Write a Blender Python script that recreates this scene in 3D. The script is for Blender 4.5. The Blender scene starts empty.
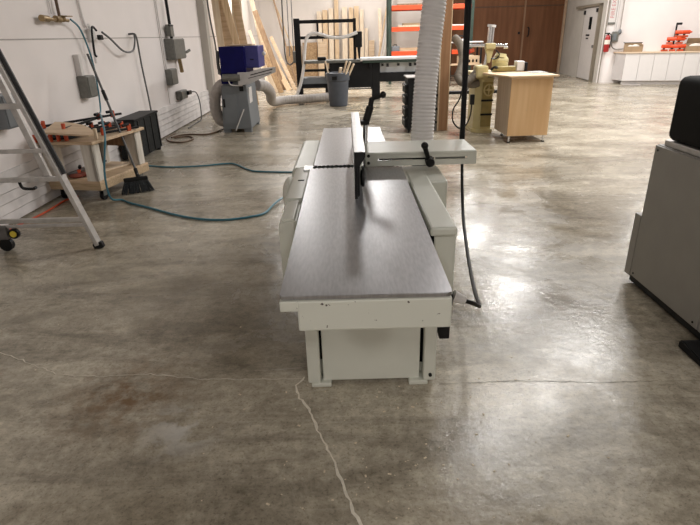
import bpy, bmesh, math, random
from mathutils import Vector, Matrix
random.seed(7)
SC = bpy.context.scene
COL = SC.collection
R = math.radians

# ---------------------------------------------------------------- materials
MATS = {}
def mat(name, col, rough=.5, metal=0., var=.06, scale=8., col2=None, stretch=(1,1,1), bump=0., spec=.5, emit=None, thr=None, coat=0.):
    if name in MATS: return MATS[name]
    m = bpy.data.materials.new(name); m.use_nodes = True
    nt = m.node_tree; N = nt.nodes; L = nt.links
    b = N['Principled BSDF']
    b.inputs['Roughness'].default_value = rough
    b.inputs['Metallic'].default_value = metal
    b.inputs['Specular IOR Level'].default_value = spec
    b.inputs['Coat Weight'].default_value = coat
    tc = N.new('ShaderNodeTexCoord'); mp = N.new('ShaderNodeMapping')
    mp.inputs['Scale'].default_value = stretch
    L.new(tc.outputs['Object'], mp.inputs['Vector'])
    nz = N.new('ShaderNodeTexNoise'); nz.inputs['Scale'].default_value = scale
    nz.inputs['Detail'].default_value = 5
    L.new(mp.outputs['Vector'], nz.inputs['Vector'])
    cr = N.new('ShaderNodeValToRGB')
    c2 = col2 if col2 else tuple(min(1, c*(1+var)) for c in col)
    c1 = col if col2 else tuple(c*(1-var) for c in col)
    if thr:
        cr.color_ramp.elements[0].position = thr; cr.color_ramp.elements[1].position = thr+.02
    else:
        cr.color_ramp.elements[0].position = .35; cr.color_ramp.elements[1].position = .65
    cr.color_ramp.elements[0].color = (*c1, 1); cr.color_ramp.elements[1].color = (*c2, 1)
    L.new(nz.outputs['Fac'], cr.inputs['Fac'])
    L.new(cr.outputs['Color'], b.inputs['Base Color'])
    if bump:
        bp = N.new('ShaderNodeBump'); bp.inputs['Strength'].default_value = bump; bp.inputs['Distance'].default_value = .01
        L.new(nz.outputs['Fac'], bp.inputs['Height']); L.new(bp.outputs['Normal'], b.inputs['Normal'])
    if emit:
        b.inputs['Emission Color'].default_value = (*emit[:3], 1); b.inputs['Emission Strength'].default_value = emit[3]
    MATS[name] = m
    return m

def wood(name, c1, c2, rough=.55, axis='z', sc=3.):
    st = {'z': (9, 9, .6), 'x': (.6, 9, 9), 'y': (9, .6, 9)}[axis]
    return mat(name, c1, rough, col2=c2, scale=sc, stretch=st)

def floor_mat():
    m = bpy.data.materials.new('concrete'); m.use_nodes = True
    nt = m.node_tree; N = nt.nodes; L = nt.links; b = N['Principled BSDF']
    tc = N.new('ShaderNodeTexCoord')
    def noise(s, d=6, st=(1,1,1), rot=0, dist=0., ro=.5):
        mp = N.new('ShaderNodeMapping'); mp.inputs['Scale'].default_value = st; mp.inputs['Rotation'].default_value = (0,0,rot)
        L.new(tc.outputs['Object'], mp.inputs['Vector'])
        n = N.new('ShaderNodeTexNoise'); n.inputs['Scale'].default_value = s; n.inputs['Detail'].default_value = d
        n.inputs['Distortion'].default_value = dist; n.inputs['Roughness'].default_value = ro
        L.new(mp.outputs['Vector'], n.inputs['Vector']); return n.outputs['Fac']
    def ramp(f, a, c1, bb, c2):
        r = N.new('ShaderNodeValToRGB'); e = r.color_ramp.elements
        e[0].position = a; e[0].color = (*c1, 1); e[1].position = bb; e[1].color = (*c2, 1)
        L.new(f, r.inputs['Fac']); return r.outputs['Color']
    def mix(f, a, bb, mode='MIX'):
        x = N.new('ShaderNodeMix'); x.data_type = 'RGBA'; x.blend_type = mode
        if isinstance(f, float): x.inputs[0].default_value = f
        else: L.new(f, x.inputs[0])
        for i, v in ((6, a), (7, bb)):
            if isinstance(v, tuple): x.inputs[i].default_value = (*v, 1)
            else: L.new(v, x.inputs[i])
        return x.outputs[2]
    base = ramp(noise(1.1, 8, ro=.62, dist=.4), .34, (.27, .235, .18), .64, (.53, .485, .405))
    st = ramp(noise(1.6, 10, (.6, 2.2, 1), R(8), 1.2, .7), .40, (.62, .60, .57), .60, (1.12, 1.11, 1.08))
    c = mix(.85, base, st, 'MULTIPLY')
    fine = ramp(noise(17, 10, ro=.78), .36, (.62, .60, .57), .64, (1.25, 1.25, 1.24))
    c = mix(.85, c, fine, 'MULTIPLY')
    speck = ramp(noise(75, 3), .36, (.40, .37, .33), .42, (1, 1, 1))
    c = mix(.42, c, speck, 'MULTIPLY')
    scratch = ramp(noise(4.5, 8, (.5, 3.5, 1), R(-14), 1.8, .72), .60, (0, 0, 0), .68, (1, 1, 1))
    c = mix(mix(.75, (0., 0., 0.), scratch, 'MULTIPLY') if False else mix(.35, (0., 0., 0.), scratch), c, (.52, .47, .40))
    # dark oily patches and a rusty stain near the crack
    sp = N.new('ShaderNodeVectorMath'); sp.operation = 'DISTANCE'; L.new(tc.outputs['Object'], sp.inputs[0]); sp.inputs[1].default_value = (-1.08-5.375, 2.07-7.8, .12)
    rs = ramp(sp.outputs['Value'], .05, (1, 1, 1), .40, (0, 0, 0))
    rn = mix(1., rs, ramp(noise(11, 6, ro=.65), .40, (0, 0, 0), .62, (.85, .85, .85)), 'MULTIPLY')
    c = mix(rn, c, (.17, .085, .025))
    pale = N.new('ShaderNodeVectorMath'); pale.operation = 'DISTANCE'; L.new(tc.outputs['Object'], pale.inputs[0]); pale.inputs[1].default_value = (-.76-5.375, 1.83-7.8, .12)
    pn = mix(1., ramp(pale.outputs['Value'], .02, (.8, .8, .8), .22, (0, 0, 0)), ramp(noise(12, 5), .42, (0, 0, 0), .55, (1, 1, 1)), 'MULTIPLY')
    c = mix(pn, c, (.66, .64, .60))
    L.new(c, b.inputs['Base Color'])
    rr = ramp(noise(1.5, 7, dist=.6, ro=.65), .36, (.12, .12, .12), .66, (.38, .38, .38))
    L.new(rr, b.inputs['Roughness'])
    bp = N.new('ShaderNodeBump'); bp.inputs['Strength'].default_value = .30; bp.inputs['Distance'].default_value = .010
    L.new(noise(9, 10, ro=.68), bp.inputs['Height']); L.new(bp.outputs['Normal'], b.inputs['Normal'])
    b.inputs['Specular IOR Level'].default_value = .42
    return m

M_floor = floor_mat()
M_wall = mat('wall paint', (.85, .80, .785), .6, var=.025, scale=1.5)
M_wall2 = mat('warm wall tone', (.74, .68, .63), .6, var=.03, scale=1.2)
M_wallgrey = mat('grey wall paint and step shade', (.44, .41, .37), .7, var=.06, scale=2)
M_seam = mat('seam', (.42, .39, .37), .7)
M_base = mat('white siding', (.70, .67, .66), .55, var=.12, scale=5)
M_cream = mat('cream enamel', (.64, .645, .57), .36, var=.025, scale=6)
M_creamchip = mat('chipped cream enamel', (.08, .06, .05), .4, col2=(.64, .645, .57), scale=46, thr=.30, stretch=(1, 1, 1))
M_steel = mat('ground steel', (.37, .368, .385), .33, 1., col2=(.44, .438, .455), scale=22, stretch=(5, .8, 1))
M_steel2 = mat('machined aluminium', (.62, .62, .62), .32, 1., var=.08, scale=10)
M_black = mat('black plastic', (.007, .007, .007), .5, var=.2, spec=.3)
M_blackm = mat('black metal', (.008, .008, .009), .55, var=.2, spec=.25)
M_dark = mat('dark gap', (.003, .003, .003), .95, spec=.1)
M_slotlight = mat('light through slot', (.30, .31, .31), .4)
M_grey = mat('warm grey enamel', (.30, .285, .26), .5, var=.03)
M_alu = mat('dull aluminium', (.50, .48, .46), .42, .5, var=.12, scale=14)
M_aludark = mat('worn dark aluminium', (.17, .16, .155), .5, .6, var=.15, scale=14)
M_ply = wood('plywood', (.52, .37, .23), (.66, .50, .34), axis='x')
M_plyedge = wood('plywood edge', (.40, .29, .17), (.58, .44, .29), axis='x', sc=8)
M_pine = wood('pine board', (.55, .38, .22), (.72, .54, .35), axis='z')
M_pine2 = wood('pale board', (.68, .53, .38), (.80, .68, .52), axis='z')
M_dkwood = wood('weathered board', (.22, .13, .07), (.36, .24, .14), axis='z')
M_osb = mat('chipboard', (.30, .18, .09), .8, col2=(.50, .34, .19), scale=22)
M_whitewood = wood('whitewashed timber', (.62, .57, .50), (.75, .71, .64), axis='z')
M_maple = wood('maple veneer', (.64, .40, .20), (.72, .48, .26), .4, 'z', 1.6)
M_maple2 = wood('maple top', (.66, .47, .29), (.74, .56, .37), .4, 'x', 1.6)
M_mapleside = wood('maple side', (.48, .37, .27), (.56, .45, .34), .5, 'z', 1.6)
M_brown = mat('brown door veneer', (.125, .052, .024), .65, col2=(.165, .074, .036), scale=1.2, stretch=(6, 6, .6), spec=.2)
M_brownpost = wood('brown post wood', (.25, .125, .055), (.33, .18, .09), .5, 'z', 1.5)
M_orange = mat('orange plastic', (.55, .075, .02), .45, var=.1)
M_orbeam = mat('orange beam paint', (.80, .085, .022), .45, var=.06)
M_green = mat('dark green upright paint', (.025, .045, .033), .5, var=.1)
M_blue = mat('deep blue enamel', (.004, .004, .075), .45, spec=.15, var=.1)
M_bluelit = mat('blue enamel lit side', (.055, .055, .20), .5, spec=.2, var=.06)  # paler copy of the blue: light on the hood's side put into colour
M_mgrey = mat('machine grey enamel', (.17, .185, .20), .45, var=.04)
M_duct = mat('grey flexible duct', (.42, .385, .36), .5, var=.08, scale=20)
M_hose = mat('ribbed hose wall', (.86, .835, .83), .5, var=.03, scale=12)
M_hoserib = mat('hose rib', (.80, .78, .77), .32, var=.05)
M_bluehose = mat('teal air hose', (.04, .17, .23), .4, var=.1)
M_cordgrey = mat('grey cord', (.10, .10, .10), .5)
M_cordbrown = mat('brown cord', (.12, .07, .04), .6)
M_pvc = mat('white pvc', (.68, .655, .64), .45, var=.03)
M_elec = mat('galvanised grey box', (.17, .17, .155), .5, .3, var=.12, scale=20)
M_brass = mat('tarnished brass', (.33, .24, .13), .4, .8, var=.2, scale=30)
M_bin = mat('slate grey plastic', (.075, .085, .105), .5, var=.08)
M_yellow = mat('yellow plastic', (.70, .55, .06), .5)
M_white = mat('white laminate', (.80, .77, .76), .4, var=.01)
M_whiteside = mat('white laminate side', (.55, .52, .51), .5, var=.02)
M_counter = wood('maple counter', (.72, .55, .40), (.80, .66, .50), .4, 'x', 1.5)
M_card = mat('cardboard', (.36, .25, .15), .8, var=.08)
M_cardin = mat('pale packing paper', (.80, .74, .66), .8)
M_red = mat('red enamel', (.36, .02, .02), .35)
M_pink = mat('faded red lettering', (.58, .24, .25), .6)
M_shap = mat('cream green enamel', (.52, .44, .22), .42, var=.08, scale=5)
M_shapd = mat('olive enamel', (.28, .22, .075), .5, var=.15, scale=6)
M_chrome = mat('chrome', (.75, .75, .75), .2, 1.)
M_brist = mat('dark bristles', (.035, .04, .045), .9, var=.4, scale=60)
M_crack = mat('pale crack filler', (.80, .74, .63), .8, var=.1, scale=40)
M_crackd = mat('dark crack', (.16, .14, .11), .9)
M_chip = mat('wood shavings', (.70, .60, .45), .8, var=.15, scale=50)
M_doorw = mat('door paint', (.50, .47, .45), .5, var=.03)
M_tabletop = mat('pale machine table', (.72, .74, .76), .35, var=.03)
M_frame = mat('door frame taupe', (.20, .17, .13), .5, var=.05)
M_lamp = mat('lamp tube', (1, 1, 1), .5, emit=(1., .965, .92, 4.))
M_lamph = mat('lamp housing', (.7, .7, .7), .5)
M_ceil = mat('ceiling paint', (.34, .33, .32), .8, var=.02)
M_crate = mat('charcoal box face', (.010, .011, .011), .7, col2=(.03, .032, .032), scale=40, spec=.2)
M_cloth = mat('rust red rag', (.22, .06, .04), .9)

# ---------------------------------------------------------------- mesh builder
class MB:
    def __init__(s): s.bm = bmesh.new()
    def box(s, x0, x1, y0, y1, z0, z1, bev=0., mtx=None, seg=2):
        t = bmesh.new()
        bmesh.ops.create_cube(t, size=1)
        bmesh.ops.scale(t, vec=(x1-x0, y1-y0, z1-z0), verts=t.verts)
        bmesh.ops.translate(t, vec=((x0+x1)/2, (y0+y1)/2, (z0+z1)/2), verts=t.verts)
        if bev: bmesh.ops.bevel(t, geom=t.edges[:], offset=bev, segments=seg, affect='EDGES', profile=.5)
        return s._add(t, mtx)
    def _add(s, t, mtx=None):
        if mtx is not None: bmesh.ops.transform(t, matrix=mtx, verts=t.verts)
        me = bpy.data.meshes.new('tmp'); t.to_mesh(me); t.free(); s.bm.from_mesh(me); bpy.data.meshes.remove(me)
        return s
    def beam(s, a, b, w, h, bev=0., up=(0, 0, 1)):
        """box bar from a to b, w across, h along 'up'"""
        a, b = Vector(a), Vector(b); d = (b-a); L = d.length; d.normalize()
        u = Vector(up); sd = d.cross(u)
        if sd.length < 1e-4: sd = d.cross(Vector((1, 0, 0)))
        sd.normalize(); u = sd.cross(d)
        m = Matrix((( *[sd[0], d[0], u[0]], a[0]), (sd[1], d[1], u[1], a[1]), (sd[2], d[2], u[2], a[2]), (0, 0, 0, 1)))
        return s.box(-w/2, w/2, 0, L, -h/2, h/2, bev, m)
    def cyl(s, a, b, r, r2=None, n=20, cap=True):
        a, b = Vector(a), Vector(b); d = b-a
        t = bmesh.new()
        bmesh.ops.create_cone(t, cap_ends=cap, segments=n, radius1=r, radius2=r if r2 is None else r2, depth=d.length)
        q = Vector((0, 0, 1)).rotation_difference(d.normalized()).to_matrix().to_4x4()
        return s._add(t, Matrix.Translation((a+b)/2) @ q)
    def sph(s, c, r, sc=(1, 1, 1), n=14):
        t = bmesh.new(); bmesh.ops.create_uvsphere(t, u_segments=n, v_segments=n//2+2, radius=r)
        return s._add(t, Matrix.Translation(c) @ Matrix.Diagonal((*sc, 1)))
    def prism(s, pts, axis, a, b, bev=0.):
        """polygon pts in the plane across axis, extruded a..b"""
        t = bmesh.new()
        def P(p, k):
            return {'x': (k, p[0], p[1]), 'y': (p[0], k, p[1]), 'z': (p[0], p[1], k)}[axis]
        v0 = [t.verts.new(P(p, a)) for p in pts]; v1 = [t.verts.new(P(p, b)) for p in pts]
        n = len(pts)
        t.faces.new(v0[::-1]); t.faces.new(v1)
        for i in range(n): t.faces.new((v0[i], v0[(i+1) % n], v1[(i+1) % n], v1[i]))
        bmesh.ops.recalc_face_normals(t, faces=t.faces)
        if bev: bmesh.ops.bevel(t, geom=t.edges[:], offset=bev, segments=2, affect='EDGES')
        return s._add(t)
    def tube(s, pts, r, n=8, sub=6, closed=False, rib=None):
        P = smooth(pts, sub) if sub else [Vector(p) for p in pts]
        if rib: P = resample(P, rib[0])
        t = bmesh.new(); rings = []
        prev = None
        for i, p in enumerate(P):
            d = (P[min(i+1, len(P)-1)] - P[max(i-1, 0)]).normalized()
            if prev is None:
                u = d.cross(Vector((0, 0, 1)))
                if u.length < .05: u = d.cross(Vector((1, 0, 0)))
            else: u = prev - d*prev.dot(d)
            u.normalize(); prev = u; w = d.cross(u)
            rr = r if not rib else r + rib[1]*(.5-.5*math.cos(i*2*math.pi/rib[2]))
            rings.append([t.verts.new(p + (u*math.cos(2*math.pi*k/n) + w*math.sin(2*math.pi*k/n))*rr) for k in range(n)])
        for a, b in zip(rings, rings[1:]):
            for k in range(n): t.faces.new((a[k], a[(k+1) % n], b[(k+1) % n], b[k]))
        t.faces.new(rings[0][::-1]); t.faces.new(rings[-1])
        bmesh.ops.recalc_face_normals(t, faces=t.faces)
        return s._add(t)
    def lathe(s, prof, c, axis=(0, 0, 1), n=28):
        t = bmesh.new(); rings = []
        for r_, z in prof: rings.append([t.verts.new((max(r_, 1e-4)*math.cos(2*math.pi*k/n), max(r_, 1e-4)*math.sin(2*math.pi*k/n), z)) for k in range(n)])
        for a, b in zip(rings, rings[1:]):
            for k in range(n): t.faces.new((a[k], a[(k+1) % n], b[(k+1) % n], b[k]))
        t.faces.new(rings[0][::-1]); t.faces.new(rings[-1])
        bmesh.ops.recalc_face_normals(t, faces=t.faces)
        q = Vector((0, 0, 1)).rotation_difference(Vector(axis).normalized()).to_matrix().to_4x4()
        return s._add(t, Matrix.Translation(c) @ q)

def smooth(pts, sub):
    P = [Vector(p) for p in pts]; out = []
    for i in range(len(P)-1):
        p0, p1, p2, p3 = P[max(i-1, 0)], P[i], P[i+1], P[min(i+2, len(P)-1)]
        for k in range(sub):
            t = k/sub
            out.append(.5*((2*p1)+(p2-p0)*t+(2*p0-5*p1+4*p2-p3)*t*t+(3*p1-p0-3*p2+p3)*t*t*t))
    out.append(P[-1]); return out
def resample(P, step):
    out = [P[0]]; acc = 0.
    for a, b in zip(P, P[1:]):
        L = (b-a).length; pos = 0.
        while acc + (L-pos) >= step:
            pos += step-acc; acc = 0.; out.append(a.lerp(b, pos/L))
        acc += L-pos
    return out

def obj(name, mb, m, parent=None, smooth_=None, at=None, local=False):
    """ONE mesh object; coordinates are world ones unless local (then in the parent's frame)"""
    bm = mb.bm; me = bpy.data.meshes.new(name)
    if at is None:
        if parent is None:
            xs = [v.co for v in bm.verts]
            at = Vector(((min(v.x for v in xs)+max(v.x for v in xs))/2, (min(v.y for v in xs)+max(v.y for v in xs))/2, min(v.z for v in xs)))
        else: at = Vector((0, 0, 0)) if local else WORG(parent)
    at = Vector(at)
    if at.length: bmesh.ops.translate(bm, vec=-at, verts=bm.verts)
    bm.to_mesh(me); bm.free()
    me.materials.append(m)
    if smooth_:
        for p in me.polygons: p.use_smooth = True
        try: me.set_sharp_from_angle(angle=R(35))
        except Exception: pass
    o = bpy.data.objects.new(name, me); COL.objects.link(o)
    if parent is None: o.location = at
    else: o.parent = parent
    return o
def WORG(o):
    v = Vector((0, 0, 0))
    while o is not None: v += o.location; o = o.parent
    return v
def thing(name, label, cat, loc=(0, 0, 0), rz=0., group=None):
    o = bpy.data.objects.new(name, None); COL.objects.link(o); o.empty_display_size = .1
    o.location = loc; o.rotation_euler = (0, 0, rz)
    return tag(o, label, cat, group)
def tag(o, label, cat, group=None):
    o['label'] = label; o['category'] = cat
    if group: o['group'] = group
    return o
def struct(name, mb, m, parent=None, sm=False):
    o = obj(name, mb, m, parent, sm)
    if parent is None: o['kind'] = 'structure'
    return o
def dup(root, loc, rz=None, label=None, name=None):
    r = root.copy(); COL.objects.link(r); r.location = loc
    if rz is not None: r.rotation_euler = (0, 0, rz) if not isinstance(rz, tuple) else rz
    if label: r['label'] = label
    for ch in list(root.children):
        c = ch.copy(); COL.objects.link(c); c.parent = r
        for g in ch.children:
            d = g.copy(); COL.objects.link(d); d.parent = c
    return r

# ================================================================= SETTING
HC = 4.6
struct('floor', MB().box(-3.45, 14.2, -6.2, 21.8, -.12, 0), M_floor)
struct('ceiling', MB().box(-3.45, 14.2, -6.2, 21.8, HC, HC+.1), M_ceil)
struct('wall_left', MB().box(-3.40, -3.2, -6.2, 12.75, 0, HC), M_wall)
struct('wall_left_far', MB().box(-3.40, -3.12, 12.98, 21.6, 0, HC), M_wall2)  # far section's different lighting is carried by this wall tone
struct('trim_1', MB().box(-3.40, -3.04, 12.75, 12.98, 0, HC, .01), M_wallgrey)  # grey here paints the shade on the wall's step face
struct('wall_back', MB().box(-3.4, 8.3, 21.6, 21.75, 0, HC), M_wall2)
struct('wall_front', MB().box(-3.4, 14.2, -6.2, -6.05, 0, HC), M_wall)
struct('wall_right', MB().box(14.0, 14.2, -6.05, 16, 0, HC), M_wall)
# side wall with the pale door; runs back from the corner by the fire extinguisher to the brown doors
A0 = Vector((7.62, 17.04, 0)); A1 = Vector((8.18, 21.6, 0))
struct('wall_side', MB().prism([(A0.x, A0.y), (A1.x, A1.y), (A1.x+.15, A1.y), (A0.x+.15, A0.y)], 'z', 0, HC), M_wallgrey)
# wall behind the white cabinets
CR = R(-17.5)
cabo = Vector((8.02, 16.25, 0))
cm = Matrix.Translation(cabo) @ Matrix.Rotation(CR, 4, 'Z')
struct('wall_cabinet_side', MB().box(-.61, 6.6, .64, .8, 0, HC, mtx=cm), M_wall)
# seams of the wall sheets
s = MB().box(-3.203, -3.196, -6, 12.75, 1.585, 1.597)
for y in (9.95,): s.box(-3.203, -3.196, y, y+.014, .45, HC)
struct('trim_2', s, M_seam)
struct('trim_3', MB().box(-3.123, -3.115, 12.98, 21.5, 1.585, 1.6), M_seam)
# stacked white siding strips along the foot of the left wall
b = MB()
for i in range(5):
    z0 = .02 + i*.092
    b.prism([(-3.2, z0), (-3.16, z0), (-3.176, z0+.082), (-3.2, z0+.082)], 'y', -2, 12.75)
struct('baseboard_left', b, M_base)
b = MB()
for i in range(3): b.prism([(-3.12, .02+i*.1), (-3.09, .02+i*.1), (-3.105, .108+i*.1), (-3.12, .108+i*.1)], 'y', 12.98, 21.5)
struct('baseboard_left_far', b, M_base)
# big brown sliding doors
for i, (x0, x1) in enumerate(((5.02, 7.70), (7.76, 9.1))):
    pass
for i, (x0, x1) in enumerate(((3.95, 6.60), (6.66, 8.10))):
    d = struct('door_%d' % (i+1), MB().box(x0, x1, 21.5, 21.58, .02, 3.4, .01), M_brown)
    obj('rail', MB().box(x0, x1, 21.485, 21.50, 2.33, 2.36), mat('door joint', (.07, .035, .018), .6), d)
    if i == 1:
        obj('door_handle', MB().tube([(6.80, 21.5, 1.62), (6.82, 21.43, 1.58), (6.82, 21.43, 1.36), (6.80, 21.5, 1.32)], .022), M_blackm, d)
    else:
        obj('lock', MB().box(6.44, 6.52, 21.47, 21.5, 1.40, 1.48, .01), M_blackm, d)
struct('trim_4', MB().box(6.60, 6.66, 21.47, 21.58, 0, 3.4), mat('door stile', (.22, .12, .065), .5))
struct('trim_5', MB().box(8.06, 8.14, 21.42, 21.6, 0, 3.4), mat('side trim', (.40, .28, .19), .6))
# pale door in the side wall
dv = (A1-A0).normalized(); dn = Vector((-dv.y, dv.x, 0))      # dn points into the room
def wallbox(mb, s0, s1, z0, z1, t0, t1, bev=0.):
    m = Matrix(((dv.x, dn.x, 0, A0.x), (dv.y, dn.y, 0, A0.y), (0, 0, 1, 0), (0, 0, 0, 1)))
    return mb.box(s0, s1, t0, t1, z0, z1, bev, m)
d = struct('door_3', wallbox(MB(), .42, 1.92, .03, 2.12, .0, .05, .004), M_doorw)
obj('window_pane', wallbox(MB(), 1.02, 1.28, 1.50, 1.86, .045, .062, .004), M_dark, d)
obj('notice', wallbox(MB(), 1.10, 1.48, 1.31, 1.36, .045, .056), M_blackm, d)
obj('notice', wallbox(MB(), 1.18, 1.42, 1.22, 1.26, .045, .056), M_blackm, d)
obj('door_handle', wallbox(MB(), .50, .58, .98, 1.06, .05, .10, .01), M_elec, d)
obj('door_closer', wallbox(MB(), .50, .60, 1.98, 2.09, .05, .1, .01), M_blackm, d)
obj('door_closer', wallbox(MB(), 1.78, 1.88, 1.94, 2.06, .05, .1, .01), M_blackm, d)
f = wallbox(MB(), .28, .40, 0, 2.20, -.01, .09); wallbox(f, 1.94, 1.99, 0, 2.14, -.01, .04); wallbox(f, .28, 2.9, 2.14, 2.22, -.01, .09)
struct('trim_6', f, M_frame)

# ceiling lamps ------------------------------------------------------------
LY = {0.8: (15.8, 19.6), 2.3: (6.8,), 4.1: (8.2, 12.2, 16.6), 8.4: (5, 9.5, 14), -1.6: (-3.6, 16.5), 1.4: (-3.6,), 4.4: (-3.6,)}
lamp0 = None; places = {0.8: 'middle row', 2.3: 'spot right of the jointer', 4.1: 'right-hand row', 8.4: 'far right row', -1.6: 'row by the left wall, whose near lamp is an added fill', -2.0: 'left side beyond the bench', 1.4: 'added unseen fill lamps behind the camera, middle', 4.4: 'added unseen fill lamps behind the camera, right'}
ords = ['nearest', 'second', 'third', 'fourth']
for lx, ys in LY.items():
    for k, ly in enumerate(ys):
        lab = 'long white ceiling lamp, %s of the %s' % (ords[k], places[lx])
        if lamp0 is None:
            lamp0 = thing('ceiling_lamp', lab, 'lamp', (lx, ly, HC), 0, 'ceiling lamps over the workshop')
            obj('housing', MB().box(-.22, .22, -.62, .62, -.07, 0, .01), M_lamph, lamp0, local=True)
            for q in (-.1, .1): obj('lamp_tube', MB().cyl((q, -.58, -.09), (q, .58, -.09), .03, n=12), M_lamp, lamp0, local=True)
        else: dup(lamp0, (lx, ly, HC), None, lab)
        ld = bpy.data.lights.new('lamp_light', 'AREA'); ld.shape = 'RECTANGLE'; ld.size = .5; ld.size_y = 1.25
        ld.energy = {-2.0: 85, 0.8: 125, 2.3: 72, 4.1: 168, 8.4: 108, -1.6: 175, 1.4: 150, 4.4: 150}[lx]; ld.color = (1, .975, .945)
        if ly < 0: ld.energy = 62  # unseen lamps behind the camera, added as fill for the jointer's front
        if ly > 19: ld.energy = 60
        lo = bpy.data.objects.new('lamp_light', ld); COL.objects.link(lo); lo.location = (lx, ly, HC-.14)

# ================================================================= JOINTER
J = thing('jointer', 'large cream jointer with long polished steel tables and a fence, centre of the floor', 'woodworking machine', (.08, 2.9, 0))
obj('base_cabinet', MB().box(-.218, .386, 2.17, 4.35, .022, .70, .012), M_cream, J)
fp = MB().box(-.150, .312, 2.13, 2.172, .018, .70, .004)
obj('front_panel', fp, M_cream, J)
for x0, x1 in ((-.222, -.161), (.328, .386)):
    obj('corner_post', MB().box(x0, x1, 2.105, 2.20, .020, .70, .008), M_cream, J)
obj('gap_strip', MB().box(-.161, -.150, 2.145, 2.18, .13, .70), M_dark, J)
obj('gap_strip', MB().box(.312, .328, 2.145, 2.18, .10, .70), M_dark, J)
obj('bolt', MB().cyl((.36, 2.095, .055), (.36, 2.11, .055), .008), M_black, J)
for x0, x1, y0 in ((-.205, -.11, 2.11), (.26, .35, 2.11), (-.205, -.12, 4.15), (.27, .36, 4.15)):
    obj('foot', MB().box(x0, x1, y0-.01, y0+.10, 0, .022, .005), M_cream, J)
# infeed table: painted casting with a ground steel top
b = MB().box(-.170, .306, 1.440, 3.10, .700, .8055, .006)
b.box(-.224, -.165, 1.440, 3.12, .770, .8055, .004)
obj('infeed_casting', b, M_creamchip, J)
it = MB().prism([(-.224, 1.462), (-.218, 1.450), (.292, 1.445), (.304, 1.452), (.308, 1.465), (.316, 3.16)]+
                [(.316-(.53/42)*(i+1), 3.155+(0 if i % 2 else -.030)) for i in range(41)]+[(-.230, 3.16)], 'z', .806, .820, .0015)
obj('infeed_table', it, M_steel, J)
ob = MB().prism([(.275, 4.615), (-.205, 4.635), (-.215, 3.195)]+[(-.215+(.53/42)*(i+1), 3.195+(0 if i % 2 else .028)) for i in range(38)]+[(.28, 3.20)], 'z', .806, .819, .0015)
obj('outfeed_table', ob, M_steel, J)
obj('outfeed_casting', MB().box(-.17, .27, 3.24, 4.6, .70, .805, .008), M_cream, J)
obj('cutter_head', MB().cyl((-.2, 3.178, .758), (.31, 3.178, .758), .034, n=24), M_black, J)
obj('table_lip', MB().box(-.272, -.215, 3.13, 3.235, .796, .816, .004), M_steel2, J)
# left side covers
obj('outfeed_cover', MB().prism([(-.222, .40), (-.355, .40), (-.362, .70), (-.35, .785), (-.33, .803), (-.218, .803)], 'y', 3.24, 4.16, .004), M_cream, J, True)
b = MB().prism([(-.222, .40), (-.328, .40), (-.333, .74), (-.323, .80), (-.308, .806), (-.236, .806)], 'y', 2.56, 3.225, .003)
obj('infeed_cover', b, M_cream, J, True)
obj('slot', MB().box(-.286, -.252, 2.905, 2.925, .8045, .8075), M_dark, J)
b = MB().prism([(-.222, .42), (-.318, .42), (-.323, .74), (-.318, .79), (-.30, .802), (-.24, .802)], 'y', 2.24, 2.552, .012)
obj('adjuster_cover', b, M_cream, J, True)
obj('cover_bulge', MB().sph((-.345, 3.02, .70), .10, (.45, 1.5, 1)), M_cream, J, True)
# right side covers
b = MB().box(.334, .448, 2.08, 3.10, .762, .802, .010)
b.box(.352, .447, 2.10, 3.11, .36, .775, .008)
obj('motor_cover', b, M_cream, J)
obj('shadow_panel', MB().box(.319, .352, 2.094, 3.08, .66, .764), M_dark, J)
obj('rear_cover', MB().box(.30, .545, 2.86, 3.24, .50, .797, .012), M_cream, J)
obj('cover_knob', MB().cyl((.446, 2.3, .6), (.462, 2.3, .6), .02), M_black, J)
obj('switch_box', MB().box(.394, .442, 2.10, 2.26, .25, .335, .006), M_black, J)
# fence carrier arm
b = MB().box(.10, .757, 3.12, 3.48, .885, .907, .007)
b.box(.10, .757, 3.12, 3.132, .826, .859); b.box(.10, .757, 3.12, 3.132, .871, .888)
b.box(.10, .175, 3.12, 3.132, .859, .871); b.box(.700, .757, 3.12, 3.132, .859, .871)
b.box(.745, .7565, 3.13, 3.48, .827, .886); b.box(.101, .115, 3.13, 3.48, .827, .886)
obj('fence_arm', b, M_cream, J)
obj('slot_tone_strip', MB().box(.18, .51, 3.138, 3.155, .858, .867, .003), M_blackm, J)  # black strip paints the dark inside of the slot
obj('slot_tone_strip', MB().box(.52, .70, 3.16, 3.17, .846, .882), M_slotlight, J)  # grey strip paints the floor light seen through the slot
h = obj('lock_handle', MB().cyl((.475, 3.105, .850), (.440, 3.06, .948), .012, .015), M_black, J, True)
obj('knob', MB().sph((.440, 3.06, .953), .021), M_black, h, True)
obj('hub', MB().cyl((.478, 3.132, .858), (.478, 3.075, .847), .026), M_black, h, True)
for z in (.848, .89): obj('set_screw', MB().cyl((.118, 3.11, z), (.118, 3.122, z), .009), M_black, J)
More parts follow.
